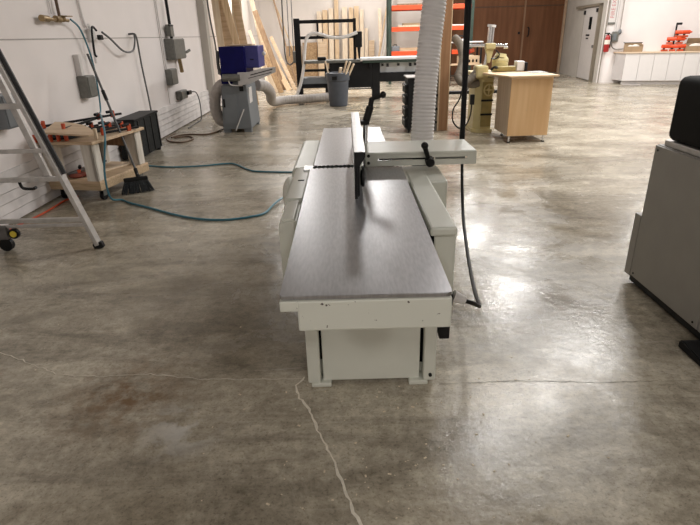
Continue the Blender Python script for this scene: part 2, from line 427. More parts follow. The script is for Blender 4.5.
# fence
fy0, fy1 = 2.46, 3.84
b = MB().box(.026, .040, fy0, fy1, .823, 1.048, .002); b.box(.026, .080, fy0, fy1, 1.030, 1.049, .002)
obj('fence', b, M_steel2, J)
b = MB().prism([(.041, 1.029), (.075, 1.029), (.052, .99), (.050, .84), (.041, .83)], 'y', fy0+.004, fy1-.02)
b.prism([(.026, 1.048), (.080, 1.048), (.078, 1.026), (.052, .982), (.040, .972), (.040, .824), (.026, .824)], 'y', fy0-.003, fy0+.002)
obj('fence_back', b, M_black, J)
obj('fence_bracket', MB().prism([(fy0+.05, .96), (fy0+.05, .88), (fy0+.12, .86), (3.15, .86), (3.4, .86), (3.4, .95)], 'x', .052, .072, .004), M_cream, J)
obj('fence_knob', MB().lathe([(.0, 0), (.042, .0), (.050, .008), (.050, .018), (.026, .028), (0, .028)], (.056, 2.535, .915), (1, 0, 0)), M_black, J, True)
# tilt lock lever
obj('lever_rod', MB().cyl((.105, 3.42, .85), (.120, 3.5, 1.05), .016), M_chrome, J, True)
lv = obj('tilt_lever', MB().cyl((.115, 3.5, 1.02), (.148, 3.5, 1.125), .024), M_black, J, True)
lb = MB().cyl((.148, 3.5, 1.12), (.158, 3.5, 1.175), .017); lb.tube([(.15, 3.5, 1.17), (.185, 3.49, 1.18), (.225, 3.48, 1.195)], .012)
obj('crank', lb, M_black, lv, True)
obj('ball_knob', MB().sph((.228, 3.48, 1.197), .021), M_black, lv, True)
obj('collar', MB().box(.075, .14, 3.46, 3.54, 1.015, 1.04, .008), M_black, lv)
# dust outlet and power inlet
obj('dust_port', MB().lathe([(.066, .0), (.066, .18), (.074, .18), (.074, .20)], (.55, 4.0, .50)), M_blackm, J, True)
obj('dust_chute', MB().box(.26, .66, 3.90, 4.10, .40, .56, .015), M_cream, J)
obj('power_inlet', MB().box(.392, .448, 2.09, 2.17, .425, .485, .01), M_black, J)

# ---- cables and hoses at the jointer
o = obj('dust_hose', MB().tube([(.55, 4.0, .70), (.556, 4.0, .9), (.568, 4.02, 1.15), (.593, 4.05, 1.45), (.628, 4.08, 1.80), (.66, 4.1, 2.4), (.68, 4.1, 3.2), (.68, 4.1, 4.6)], .079, n=28, rib=(.0064, .0068, 4)), M_hose, None, True)
tag(o, 'thick grey ribbed dust hose rising from the cream jointer to the ceiling', 'hose')
o = obj('power_cable', MB().tube([(.80, 3.9, 4.6), (.805, 3.9, 2.5), (.81, 3.9, 1.6), (.835, 3.9, .80), (.80, 3.6, .40), (.735, 3.1, .27), (.665, 2.6, .265), (.625, 2.32, .31), (.60, 2.24, .345), (.575, 2.20, .375), (.53, 2.16, .41), (.45, 2.12, .455)], .0105, n=10, sub=8), M_black, None, True)
tag(o, 'black power cable hanging from the ceiling and plugged into the cream jointer', 'cable')
o = obj('cable_conduit', MB().cyl((.806, 3.9, 4.6), (.832, 3.9, .82), .019, n=14), M_blackm, None, True)
o.parent = bpy.data.objects['power_cable']; o.location = -bpy.data.objects['power_cable'].location + o.location; o.name = 'sleeve'
o = obj('plug', MB().cyl((.505, 2.12, .437), (.452, 2.12, .462), .02, .028), M_pvc, None, True)
o.parent = bpy.data.objects['power_cable']; o.location = -bpy.data.objects['power_cable'].location + o.location

# ================================================================= FLOOR MARKS
def ribbon(pts, w, jit, z=.0015):
    P = [Vector((x, y, 0)) for x, y in pts]; Q = []
    for a, b_ in zip(P, P[1:]):
        n = max(2, int((b_-a).length/.022))
        for k in range(n): Q.append(a.lerp(b_, k/n) + Vector((random.uniform(-jit, jit), random.uniform(-jit, jit), 0)))
    Q.append(P[-1]); mb = MB(); t = bmesh.new(); L_ = []
    for i, p in enumerate(Q):
        d = (Q[min(i+1, len(Q)-1)]-Q[max(i-1, 0)]).normalized(); nn = Vector((-d.y, d.x, 0)); ww = w*random.uniform(.4, 1.25)
        L_.append((t.verts.new(p+nn*ww+Vector((0, 0, z))), t.verts.new(p-nn*ww+Vector((0, 0, z)))))
    for a, b_ in zip(L_, L_[1:]): t.faces.new((a[0], a[1], b_[1], b_[0]))
    bmesh.ops.recalc_face_normals(t, faces=t.faces)
    return mb._add(t)
struct('floor_crack', ribbon([(-.245, 2.19), (-.279, 2.12), (-.257, 2.02), (-.2, 1.92), (-.162, 1.80), (-.116, 1.68), (-.074, 1.57), (-.05, 1.47), (-.022, 1.39), (.005, 1.318), (.03, 1.22)], .0058, .006, .002), M_crack)
struct('floor_crack', ribbon([(-1.95, 2.50), (-1.87, 2.46), (-1.5, 2.26), (-1.28, 2.235), (-1.03, 2.245), (-.76, 2.19), (-.56, 2.18), (-.26, 2.17)], .0026, .006, .002), mat('thin crack filler', (.66, .60, .50), .8))
struct('floor_crack', ribbon([(.40, 2.10), (.8, 2.11), (1.17, 2.08), (1.9, 2.07)], .0016, .004), M_crackd)
t = MB()
for i in range(170):
    r_ = random.random()
    if r_ < .62: x, y = random.gauss(.15, .35), random.uniform(1.25, 2.15)
    elif r_ < .8: x, y = random.gauss(-1.45, .12), random.gauss(5.2, .1)
    else: x, y = random.uniform(-1.8, .9), random.uniform(1.3, 3.0)
    if y > 2.14 and -.3 < x < .5: y = random.uniform(1.3, 2.1)
    w = random.choice((.0012, .0015, .002, .0035)); l = w*random.uniform(1, 2.2)
    t.box(-l, l, -w, w, 0, .0015, mtx=Matrix.Translation((x, y, .0005)) @ Matrix.Rotation(random.uniform(0, 3), 4, 'Z'))
o = obj('wood_shavings', t, M_chip); tag(o, 'tiny pale wood shavings scattered on the concrete around the jointer', 'wood shavings'); o['kind'] = 'stuff'
t = MB()
for i in range(60):
    x, y = random.gauss(.22, .16), random.gauss(12.5, .5)
    l = random.uniform(.02, .12)
    t.box(-l, l, -.012, .012, 0, .006, mtx=Matrix.Translation((x, y, .001+random.random()*.02)) @ Matrix.Rotation(random.uniform(0, 3), 4, 'Z'))
o = obj('wood_offcuts', t, M_chip); tag(o, 'scattered wood offcuts and splinters on the floor in front of the grey bin', 'wood scraps'); o['kind'] = 'stuff'

# ================================================================= LEFT: STEP LADDER
Y0 = 4.05
L_ = thing('platform_ladder', 'aluminium platform ladder on casters at the left edge, beside the wall', 'ladder', (-2.5, Y0, 0))
def lx(z): return -2.050-.287*z
for sgn, cx in ((1, 0), (-1, -2.600*2)):
    f = lambda z, off=0: (lx(z)+off) if sgn > 0 else (-5.19-(lx(z)+off))
    st = obj('stile', MB().beam((f(0.03), Y0, .03), (f(1.62), Y0, 1.62), .034, .072, .004, up=(0, 1, 0)), M_alu, L_)
    obj('edge_strip', MB().beam((f(.62, .034), Y0-.003, .62), (f(1.6, .034), Y0-.003, 1.6), .034, .016, .002, up=(0, 1, 0)), mat('dark channel', (.045, .047, .05), .5, .3), st)
    obj('inner_channel', MB().beam((f(.62, -.0), Y0-.019, .64), (f(1.6, -.0), Y0-.019, 1.6), .006, .014, .001, up=(0, 1, 0)), M_aludark, st)
    obj('rubber_foot', MB().beam((f(-.0), Y0, .0), (f(.05), Y0, .05), .045, .08, .008, up=(1, 0, 0)), M_black, st)
    ext = obj('extension_stile', MB().beam((f(.57, -.135), Y0+.05, .57), (f(1.6, -.09), Y0+.05, 1.6), .048, .03, .004, up=(0, 1, 0)), M_alu, L_)
    obj('end_cap', MB().beam((f(.555, -.137), Y0+.05, .555), (f(.585, -.135), Y0+.05, .585), .054, .034, .004, up=(0, 1, 0)), M_black, ext)
for z, h_ in ((.245, .035), (.200, .022), (.58, .036), (.80, .03), (1.13, .04), (1.45, .03)):
    x1 = lx(z)-.02; x0 = -5.19-x1
    obj('rung', MB().beam((x0, Y0+.012, z), (x1, Y0+.012, z), .03, h_, .003), M_alu, L_)
obj('hand_knob', MB().tube([(-2.60, Y0+.06, .56), (-2.59, Y0+.07, .50), (-2.53, Y0+.09, .485), (-2.49, Y0+.08, .50)], .012), M_black, L_, True)
c = obj('caster', MB().box(-2.84, -2.76, Y0-.03, Y0+.03, .10, .21, .008), M_aludark, L_)
obj('wheel', MB().cyl((-2.80, Y0-.02, .055), (-2.80, Y0+.02, .055), .054), M_black, c, True)
c2 = obj('brake_wheel', MB().cyl((-2.715, Y0-.015, .145), (-2.715, Y0+.015, .145), .042), M_black, L_, True)
obj('hub', MB().cyl((-2.715, Y0-.022, .145), (-2.715, Y0+.02, .145), .026), M_yellow, c2, True)
obj('bracket', MB().beam((-2.80, Y0, .13), (-2.715, Y0, .145), .02, .03), M_aludark, c2)

# ---- wall things on the left
def wbox(name, lab, cat, y0, y1, z0, z1, d, m=M_elec, x=-3.2):
    t = thing(name, lab, cat, (x, (y0+y1)/2, z0))
    obj('box_body', MB().box(x, x+d, y0, y1, z0, z1, .01), m, t)
    obj('cover_plate', MB().box(x+d-.002, x+d+.012, y0+.015, y1-.015, z0+.015, z1-.015, .004), m, t)
    return t
t = wbox('junction_box', 'grey electrical box low on the left wall behind the ladder', 'electrical box', 4.9, 5.12, .84, 1.14, .14, M_mgrey)
t = wbox('junction_box', 'grey electrical box on the left wall above the clamps', 'electrical box', 6.66, 6.88, .93, 1.18, .12)
obj('conduit', MB().box(-3.2, -3.13, 6.68, 6.75, 1.18, 1.42, .01), M_pvc, t)
t = wbox('wall_socket', 'small white wall socket with a black plug, top of the hanging cord', 'socket', 7.16, 7.30, 1.56, 1.70, .05, M_pvc)
obj('plug', MB().box(-3.15, -3.10, 7.33, 7.42, 1.57, 1.63, .01), M_black, t)
t = wbox('disconnect_switch', 'large grey disconnect switch with a lever below the black conduit', 'electrical box', 10.15, 10.85, 1.22, 1.57, .16)
obj('lever', MB().beam((-3.03, 10.86, 1.32), (-2.98, 10.95, 1.36), .03, .04), M_elec, t)
obj('conduit', MB().cyl((-3.12, 10.38, 1.57), (-3.12, 10.30, 4.6), .026), M_blackm, t, True)
obj('conduit_fitting', MB().box(-3.17, -3.08, 10.26, 10.44, 1.60, 1.80, .01), M_elec, t)
obj('valve_handle', MB().beam((-3.06, 10.12, 1.78), (-3.06, 10.34, 1.78), .02, .02), M_blackm, t)
obj('drop_fitting', MB().cyl((-3.12, 10.66, 1.22), (-3.12, 10.72, .98), .035), M_brass, t, True)
t = wbox('junction_box', 'small dark grey box under the disconnect switch', 'electrical box', 9.95, 10.32, .80, 1.07, .10, M_elec)
obj('conduit', MB().cyl((-3.17, 9.97, 1.06), (-3.17, 9.9, 4.6), .012), M_pvc, t, True)
t = wbox('wall_socket', 'grey outdoor socket with a plugged cord low on the left wall', 'socket', 10.38, 10.80, .50, .66, .10, M_elec)
obj('plug', MB().box(-3.10, -3.04, 10.72, 10.92, .56, .63, .01), M_black, t)
obj('cord', MB().tube([(-3.06, 10.9, .6), (-3.02, 11.15, .56), (-3.0, 11.25, .35), (-3.0, 11.2, .05), (-3.02, 11.0, .012), (-3.0, 10.2, .012)], .011), M_cordgrey, t, True)
obj('riser', MB().cyl((-3.19, 10.5, .50), (-3.19, 10.5, .0), .012), M_pvc, t, True)
# pipe and valve
t = thing('air_valve', 'brass air line valve on a pipe near the top of the left wall', 'valve', (-3.16, 6.4, 1.8))
obj('pipe', MB().cyl((-3.15, 6.48, 1.80), (-3.15, 6.50, 4.6), .016), M_cordbrown, t, True)
b = MB().cyl((-3.13, 6.08, 1.785), (-3.13, 6.62, 1.78), .018); b.cyl((-3.13, 6.05, 1.79), (-3.13, 6.18, 1.785), .033); b.cyl((-3.13, 6.34, 1.79), (-3.13, 6.44, 1.785), .034); b.sph((-3.13, 6.5, 1.795), .036)
obj('valve_body', b, M_brass, t, True)
obj('valve_handle', MB().box(-3.15, -3.06, 6.46, 6.60, 1.815, 1.825), M_brass, t)
obj('white_pipe', MB().cyl((-3.18, 6.38, 1.84), (-3.18, 6.36, 4.6), .008), M_pvc, t, True)
o = obj('white_conduit', MB().tube([(-3.18, 7.0, 4.6), (-3.18, 7.08, 2.0), (-3.17, 7.22, 1.72), (-3.16, 7.18, 1.3)], .014), M_pvc, None, True); tag(o, 'thin white conduit running down beside the small white socket', 'conduit')
o = obj('extension_cord', MB().tube([(-3.10, 7.40, 1.66), (-3.09, 7.6, 1.58), (-3.08, 7.95, 1.42), (-3.08, 8.3, 1.42), (-3.10, 8.50, 1.56), (-3.12, 8.56, 1.62), (-3.12, 8.64, 1.58), (-3.13, 8.68, 1.2), (-3.12, 8.72, .66), (-3.12, 8.74, .05)], .013), M_cordgrey, None, True)
tag(o, 'dark cord looped over a wall hook and hanging down to the black crate', 'cord')
o = obj('wall_hook', MB().tube([(-3.2, 8.55, 1.64), (-3.13, 8.55, 1.645), (-3.10, 8.55, 1.63), (-3.10, 8.55, 1.6)], .014), M_cordgrey, None, True); tag(o, 'small grey wall hook carrying the looped dark cord', 'hook')
o = obj('hose_reel_cord', MB().tube([(-3.1, 7.24, 1.68), (-3.09, 7.12, 1.72), (-3.08, 7.05, 1.62), (-3.08, 7.02, 1.42), (-3.06, 7.02, 1.38)], .013), M_black, None, True); o.name = 'socket_cord'
tag(o, 'short black cord curling out of the small white socket', 'cord')
o = obj('grey_conduit', MB().tube([(-3.08, 13.2, 4.6), (-3.08, 13.3, 2.3), (-3.07, 13.55, 1.4), (-3.07, 13.55, .75)], .02), M_cordgrey, None, True); tag(o, 'dark grey conduit running down the wall behind the blue machine', 'conduit')
o = obj('extension_cord', MB().tube([(-3.02, 9.2, .012), (-2.93, 9.41, .012), (-2.78, 9.48, .012), (-2.47, 9.43, .012), (-2.34, 9.72, .012), (-2.30, 10.0, .012)], .013), M_cordbrown, None, True)
tag(o, 'brown cord lying across the floor from the left wall to the blue machine', 'cord')
o = obj('extension_cord', MB().tube([(-3.03, 9.5, .03), (-3.05, 9.06, .03), (-2.94, 8.84, .012), (-2.70, 8.72, .012), (-2.60, 9.0, .012), (-2.75, 9.28, .012), (-2.95, 9.15, .012)], .012), M_cordbrown, None, True)
tag(o, 'brown cord coiled on the floor beside the black crate', 'cord')
o = obj('extension_cord', MB().tube([(-3.1, 4.5, .012), (-3.02, 5.0, .012), (-3.02, 5.45, .012), (-2.95, 5.6, .012)], .010), M_orange, None, True)
tag(o, 'orange cord along the foot of the wall behind the ladder', 'cord')

# ---- air hoses
o = obj('air_hose', MB().tube([(-3.10, 6.62, 1.79), (-3.11, 6.84, 1.68), (-3.12, 7.0, 1.35), (-3.12, 7.0, 1.0), (-3.11, 6.93, .76), (-2.98, 6.6, .76), (-2.70, 6.0, .78), (-2.50, 5.55, .66), (-2.47, 5.40, .52), (-2.49, 5.34, .3), (-2.48, 5.34, .06), (-2.40, 5.42, .012), (-2.27, 5.295, .012), (-2.0, 5.1, .012), (-1.67, 4.85, .012), (-1.4, 4.70, .012), (-1.155, 4.655, .012), (-.936, 4.72, .012), (-.81, 4.83, .012), (-.75, 5.10, .02), (-.66, 5.3, .03), (-.45, 5.35, .03)], .0105), M_bluehose, None, True)
tag(o, 'teal air hose hanging from the brass valve and looping over the floor, nearer one', 'hose')
o = obj('air_hose', MB().tube([(-2.9, 7.0, .012), (-2.69, 7.03, .012), (-2.35, 6.92, .012), (-1.96, 6.93, .012), (-1.65, 7.03, .012), (-1.51, 6.99, .012), (-1.25, 6.62, .012), (-1.08, 6.52, .012), (-.73, 6.45, .012), (-.4, 6.45, .012), (-.2, 5.9, .012), (-.45, 5.35, .03)], .0105), M_bluehose, None, True)
tag(o, 'teal air hose lying further back on the floor behind the broom', 'hose')

# ---- dolly with low bench
DR = R(-12)
D = thing('bench_dolly', 'low whitewashed timber bench on a wheeled plywood dolly by the left wall', 'cart', (-2.575, 5.38, 0), DR)
def dl(name, mb, m, parent=None, sm=False): return obj(name, mb, m, parent or D, sm, local=True)
dl('deck', MB().box(-.62, 0, 0, .92, .195, .222, .004), M_ply)
fr = MB().box(-.62, 0, 0, .04, .125, .195); fr.box(-.04, 0, .04, .92, .125, .195); fr.box(-.62, -.58, .04, .92, .125, .195); fr.box(-.58, -.04, .88, .92, .125, .195)
dl('deck_frame', fr, M_plyedge)
for x, y in ((-.06, .10), (-.53, .10), (-.06, .80), (-.53, .80)):
    c = dl('caster', MB().box(x-.03, x+.03, y-.045, y+.045, .115, .127).box(x-.026, x-.020, y-.03, y+.03, .05, .12).box(x+.020, x+.026, y-.03, y+.03, .05, .12), M_elec)
    dl('wheel', MB().cyl((x-.018, y, .047), (x+.018, y, .047), .045), M_black, c, True)
for x, y in ((-.14, .0), (-.60, .0), (-.14, .76), (-.60, .76)):
    lg = MB().box(x+.095, x+.13, y, y+.12, .222, .60, .003); lg.box(x, x+.13, y+.0, y+.03, .222, .60, .003)
    dl('leg', lg, M_whitewood)
dl('bench_top', MB().box(-.64, .02, -.02, .93, .60, .63, .004), M_ply)
dl('rear_rail', MB().box(-.62, -.60, .1, .84, .50, .60), M_whitewood)
dl('side_rail', MB().box(-.60, -.02, .885, .90, .42, .60), M_dkwood)
# things on / in the bench
def rot_pt(x, y): 
    v = Matrix.Rotation(DR, 3, 'Z') @ Vector((x, y, 0)); return (v.x-2.575, v.y+5.38)
def clamp(x, y, z, L, rz, lab, src=None):
    p = rot_pt(x, y)
    t = thing('bar_clamp', lab, 'clamp', (p[0], p[1], z), DR+rz, 'bar clamps on the low bench')
    obj('bar', MB().box(-.012, .012, 0, L, .012, .036, .003), M_blackm, t, local=True)
    j = MB().box(-.013, .013, -.01, .028, 0, .07, .007); j.box(-.018, .018, .0, .025, .055, .08, .006)
    obj('fixed_jaw', j, M_orange, t, local=True)
    j = MB().box(-.015, .015, L-.15, L-.10, 0, .075, .007)
    s_ = obj('sliding_jaw', j, M_orange, t, local=True)
    obj('handle', MB().cyl((0, L-.2, .065), (0, L-.12, .065), .016), M_blackm, s_, local=True, smooth_=True)
    return t
words = ['leftmost of the row on the bench', 'second from the left on the bench', 'middle one of the row on the bench', 'second from the right on the bench', 'rightmost of the row on the bench']
for i in range(5):
    clamp(-.56+i*.065, -.10+i*.03, .63, .92+.04*(i % 3), R(6-3.0*i), 'orange and black bar clamp, ' + words[i])
clamp(-.62, .12, .735, 1.0, R(-16), 'orange and black bar clamp crossing on top of the others, tilted towards the wall')
clamp(-.12, .36, .63, .45, R(-22), 'short orange and black bar clamp nearest the right-hand edge of the bench')
clamp(-.30, .02, .725, .95, R(12), 'orange and black bar clamp crossing diagonally on top, head over the near edge')
clamp(-.34, .15, .222, .40, R(35), 'orange bar clamp lying on the dolly deck under the bench')
# curved plywood board over the clamp heads
p = [(-3.00, 5.30), (-2.50, 5.20), (-2.47, 5.24), (-2.53, 5.38), (-2.62, 5.52), (-2.74, 5.65), (-2.88, 5.75), (-3.02, 5.80), (-3.12, 5.81)]
o = obj('curved_board', MB().prism(p, 'z', .735, .752, .002), M_ply); tag(o, 'curved plywood offcut lying on top of the clamp heads', 'board')
o.rotation_euler = (R(3), R(2), 0)
o = obj('wooden_block', MB().box(-2.60, -2.565, 5.51, 5.54, .630, .738, .004), M_pine2); tag(o, 'small upright wooden block at the near corner of the low bench', 'wood block')
for i, (x, y, z, L, rz) in enumerate(((-.50, .2, .225, .62, 8), (-.44, .12, .250, .66, 3), (-.27, .22, .225, .6, -12))):
    q = rot_pt(x, y)
    o = obj('offcut_strip', MB().box(-.03, .03, 0, L, 0, .02, .002), (M_dkwood, M_aludark, M_pine2)[i], at=(0, 0, 0)); o.location = (q[0], q[1], z); o.rotation_euler = (0, 0, DR+R(rz))
    tag(o, ('dark wooden strip lying on the dolly deck nearest the wall', 'grey metal strip lying on top on the dolly deck', 'pale wooden strip on the right of the dolly deck')[i], 'strip')
q = rot_pt(-.36, .12)
o = obj('rag', MB().sph((q[0], q[1], .245), .06, (1.3, .9, .4)).sph((q[0]+.06, q[1]+.04, .25), .05, (1.2, 1, .5)), M_cloth, None, True); tag(o, 'crumpled rust red rag on the dolly deck', 'rag')
o = obj('thin_stick', MB().cyl((-2.46, 6.30, .235), (-2.83, 6.45, .60), .008), M_blackm, None, True)
tag(o, 'thin dark rod leaning inside the dolly behind the broom handle', 'rod')

# ---- black crate by the wall
T = thing('speaker_crate', 'charcoal black crate standing on the floor against the left wall behind the bench', 'crate', (-3.0, 7.95, 0)); T.name = 'black_crate'
obj('body', MB().box(-3.14, -2.88, 7.35, 8.30, .04, .56, .01), M_crate, T)
obj('lid', MB().box(-3.15, -2.87, 7.34, 8.31, .545, .575, .006), M_blackm, T)
for y in (7.45, 8.22): obj('foot', MB().box(-2.98, -2.89, y-.03, y+.03, 0, .05), M_blackm, T)
for i in range(4): obj('batten', MB().box(-2.882, -2.868, 7.44+i*.26, 7.48+i*.26, .06, .54, .004), M_blackm, T)

# ---- broom
B = thing('broom', 'push broom with dark bristles and long black handle leaning over the bench', 'broom', (-2.31, 5.72, 0))
hd = Vector((-2.325, 5.76, .20)); ht = Vector((-2.80, 6.20, 1.43))
obj('handle', MB().cyl(hd, ht, .0125, n=12), M_cordgrey, B, True)
obj('grip', MB().cyl(hd.lerp(ht, .62), hd.lerp(ht, .70), .019, n=12), M_black, B, True)
obj('socket', MB().cyl(hd-Vector((0, 0, .03)), hd.lerp(ht, .05), .02), M_black, B, True)
bm_ = Matrix.Translation((-2.345, 5.735, 0)) @ Matrix.Rotation(R(28), 4, 'Z')
obj('head', MB().box(-.125, .125, -.025, .025, .13, .175, .012, bm_), M_black, B)
t = MB()
for i in range(150):
    a = random.uniform(-1, 1); c_ = random.uniform(-1, 1)
    p0 = bm_ @ Vector((a*.115, c_*.02, .14)); p1 = bm_ @ Vector((a*.165+random.uniform(-.01, .01), c_*.05+random.uniform(-.01, .01), random.uniform(.001, .012)))
    t.cyl(p0, p1, .006, .0035, n=4)
o = obj('bristles', t, M_brist, B); o['kind'] = 'stuff'

# ================================================================= SANDER (blue hood)
S = thing('edge_sander', 'grey sanding machine with a deep blue hood standing near the left wall', 'woodworking machine', (-1.92, 10.0, 0))
b = MB().prism([(-2.21, .06), (-1.70, .06), (-1.735, .80), (-2.16, .80)], 'y', 9.6, 10.6, .008)
obj('cabinet', b, M_mgrey, S)
for x, y in ((-2.15, 9.62), (-1.78, 9.62), (-2.15, 10.5), (-1.78, 10.5)): obj('foot', MB().box(x-.06, x+.07, y, y+.1, 0, .065, .004), M_mgrey, S)
d_ = obj('door', MB().prism([(-2.165, .14), (-1.90, .14), (-1.92, .66), (-2.145, .66)], 'y', 9.585, 9.602, .003), M_mgrey, S)
obj('door_latch', MB().box(-2.15, -2.12, 9.570, 9.588, .44, .58, .004), M_black, d_)
obj('switch', MB().box(-1.85, -1.78, 9.585, 9.61, .70, .78, .005), M_black, S)
obj('side_plate', MB().box(-1.735, -1.715, 9.75, 10.05, .48, .74), M_pvc, S)
obj('table_support', MB().box(-2.13, -1.75, 9.62, 10.55, .79, .96, .01), M_mgrey, S)
obj('hood', MB().box(-2.125, -1.70, 9.56, 10.35, .97, 1.42, .01), M_blue, S)
obj('hood_side', MB().box(-1.705, -1.48, 9.63, 10.35, 1.07, 1.42, .01), M_bluelit, S)
obj('hood_skirt', MB().box(-2.135, -1.95, 9.56, 10.1, .83, 1.0), M_blue, S)
obj('hood_top', MB().box(-2.0, -1.6, 9.8, 10.2, 1.42, 1.445, .006), M_ply, S)
obj('motor', MB().cyl((-2.10, 9.53, .93), (-1.80, 9.53, .93), .06), M_elec, S, True)
obj('hood_label', MB().box(-1.62, -1.56, 9.622, 9.635, 1.20, 1.215), M_blackm, S)
b = MB().prism([(-1.84, .80), (-1.66, .82), (-1.45, .90), (-1.20, 1.00), (-1.20, 1.08), (-1.45, 1.06), (-1.66, 1.01), (-1.84, 1.01)], 'y', 9.50, 9.62, .005)
tb = obj('tilting_table', b, M_steel2, S)
obj('table_groove', MB().beam((-1.62, 9.495, .965), (-1.24, 9.495, 1.05), .006, .016), M_black, tb)
obj('table_groove', MB().beam((-1.66, 9.495, .915), (-1.26, 9.495, 1.0), .006, .010), M_black, tb)
obj('white_lead', MB().tube([(-2.0, 9.5, .90), (-1.97, 9.5, .82), (-1.85, 9.52, .80), (-1.78, 9.55, .80)], .010), M_pvc, S, True)
obj('white_rod', MB().cyl((-1.98, 9.56, .04), (-1.80, 9.56, .40), .010), M_pvc, S, True)
obj('pipe_fitting', MB().tube([(-2.16, 9.7, .98), (-2.20, 9.75, 1.1), (-2.19, 9.75, 1.35)], .03), M_cordgrey, S, True)
obj('hand_knob', MB().sph((-1.40, 9.75, 1.29), .035), M_pvc, S, True)
o = obj('duct_hose', MB().tube([(-2.05, 9.80, .75), (-2.18, 9.80, .80), (-2.31, 9.82, .66), (-2.36, 9.84, .42), (-2.31, 9.86, .20), (-2.22, 9.9, .16)], .095, n=18, rib=(.015, .006, 4)), M_duct, None, True)
tag(o, 'short grey flexible duct curving down the left side of the blue-hooded machine', 'hose')
o = obj('duct_hose', MB().tube([(-1.72, 10.75, .70), (-1.60, 10.95, .66), (-1.58, 11.5, .48), (-1.70, 12.4, .26), (-1.72, 13.1, .135), (-1.5, 13.45, .125), (-1.0, 13.62, .125), (-.55, 13.85, .125), (-.30, 14.0, .125)], .10, n=18, rib=(.018, .008, 4)), M_duct, None, True)
tag(o, 'long grey duct hose running over the floor from the blue-hooded machine to the bin', 'hose')

# ================================================================= BOARDS LEANING
LB = 'boards leaning along the far left corner'
def board(a, b_, w, th, m, lab, group, up=(0, 1, 0), cat='board'):
    o = obj('leaning_board', MB().beam(a, b_, w, th, .003, up=up), m, at=a)
    return tag(o, lab, cat, group)
X9 = -3.04
spec = [  # (bottom x, top x, depth y, width, height, material, label)
    (-2.88, -2.98, 13.50, .16, 3.2, M_pine2, 'wide pale board nearest the wall in the left corner behind the blue hood'),
    (-2.70, -2.84, 13.56, .22, 3.0, M_ply, 'broad plywood strip second from the wall behind the blue hood'),
    (-2.28, -2.92, 13.44, .15, 3.4, M_pine, 'tan board slanting across the others behind the blue hood'),
    (-2.70, -2.48, 13.70, .13, 3.3, M_whitewood, 'thin pale board leaning the other way above the blue hood'),
    (-2.52, -2.50, 13.78, .20, 2.9, M_pine2, 'pale board behind the crossing ones above the blue hood'),
    (-2.26, -2.62, 13.64, .17, 3.4, M_ply, 'rightmost plywood strip of the bunch above the blue hood'),
]
for i, (xb, xt, y, w, h, m, lab) in enumerate(spec):
    board((xb, y, .0), (xt, y+.0, h), .028, w, m, lab, LB, up=(1, 0, 0))
spec2 = [
    ((-2.36, 17.3, 0), (-2.97, 18.0, 1.75), .09, M_pine2, 'short pale board leaning left of the dark one in the corner'),
    ((-1.97, 17.5, 0), (-2.75, 18.0, 2.3), .16, M_dkwood, 'tall dark board slanting steeply in the far left corner'),
    ((-1.78, 17.3, 0), (-2.52, 18.3, 1.25), .16, M_pine, 'pine board slanting right of the dark board'),
    ((-1.62, 17.5, 0), (-2.40, 18.6, 1.55), .11, M_ply, 'thin plywood strip slanting beside the pine board'),
    ((-2.12, 16.9, 0), (-2.62, 17.1, 1.2), .12, M_pine2, 'pale low board in front of the slanting dark board'),
    ((-1.70, 19.0, 0), (-2.40, 19.7, 2.9), .05, M_dkwood, 'thin dark strip slanting up the wall in the far corner'),
    ((-1.50, 20.6, 0), (-2.62, 21.50, 2.9), .04, M_pine, 'thin tan strip slanting up across the back wall corner'),
    ((-1.95, 16.6, 0), (-2.45, 17.0, 1.15), .15, M_osb, 'short brown board at the foot of the slanting boards'),
    ((-2.20, 17.9, 0), (-2.80, 18.6, 2.0), .12, M_ply, 'plywood strip behind the tall dark board'),
    ((-2.45, 18.3, 0), (-2.98, 19.0, 2.7), .14, M_pine2, 'tall pale board standing deepest in the left corner'),
]
for a, b_, w, m, lab in spec2: board(a, b_, w, .03, m, lab, LB)
def sheet(x0, x1, h, m, lab, y=21.2, lean=.18, cat='sheet', name='leaning_sheet'):
    o = obj(name, MB().prism([(y, 0), (y+.02, 0), (y+.02+lean, h), (y+lean, h)], 'x', x0, x1, .002), m); tag(o, lab, cat, 'panels leaning on the back wall'); return o
sheet(-2.2, -1.62, 1.22, M_osb, 'brown chipboard sheet leaning on the back wall left of the black frame', 20.9)
sheet(-1.60, -1.05, 1.32, M_osb, 'brown chipboard sheet seen behind the black upright', 21.2)
sheet(-1.02, -.70, 1.34, M_ply, 'tan plywood sheet seen through the black frame', 21.0)
BB = 'planks leaning on the back wall behind the saw'
pl = [(-.93, .17, 2.36, M_pine2), (-.72, .18, 2.40, M_pine), (-.50, .17, 2.45, M_pine2), (-.29, .15, 2.9, M_pine), (.00, .19, 2.48, M_pine2), (.24, .16, 2.46, M_pine), (.44, .17, 2.50, M_pine), (.63, .14, 2.38, M_pine2), (.79, .12, 1.75, M_pine2), (.98, .22, 1.33, M_ply)]
ordn = ['leftmost plank', 'second plank from the left', 'third plank from the left', 'tallest plank', 'fifth plank from the left', 'sixth plank from the left', 'seventh plank from the left', 'last of the full-height planks', 'short plank right of the tall ones', 'lowest and rightmost plank']
for i, (x, w, h, m) in enumerate(pl):
    board((x-.03, 21.25-.02*(i % 3), 0), (x, 21.50, h), w, .03, m, ordn[i]+' leaning on the back wall behind the black frame', BB)
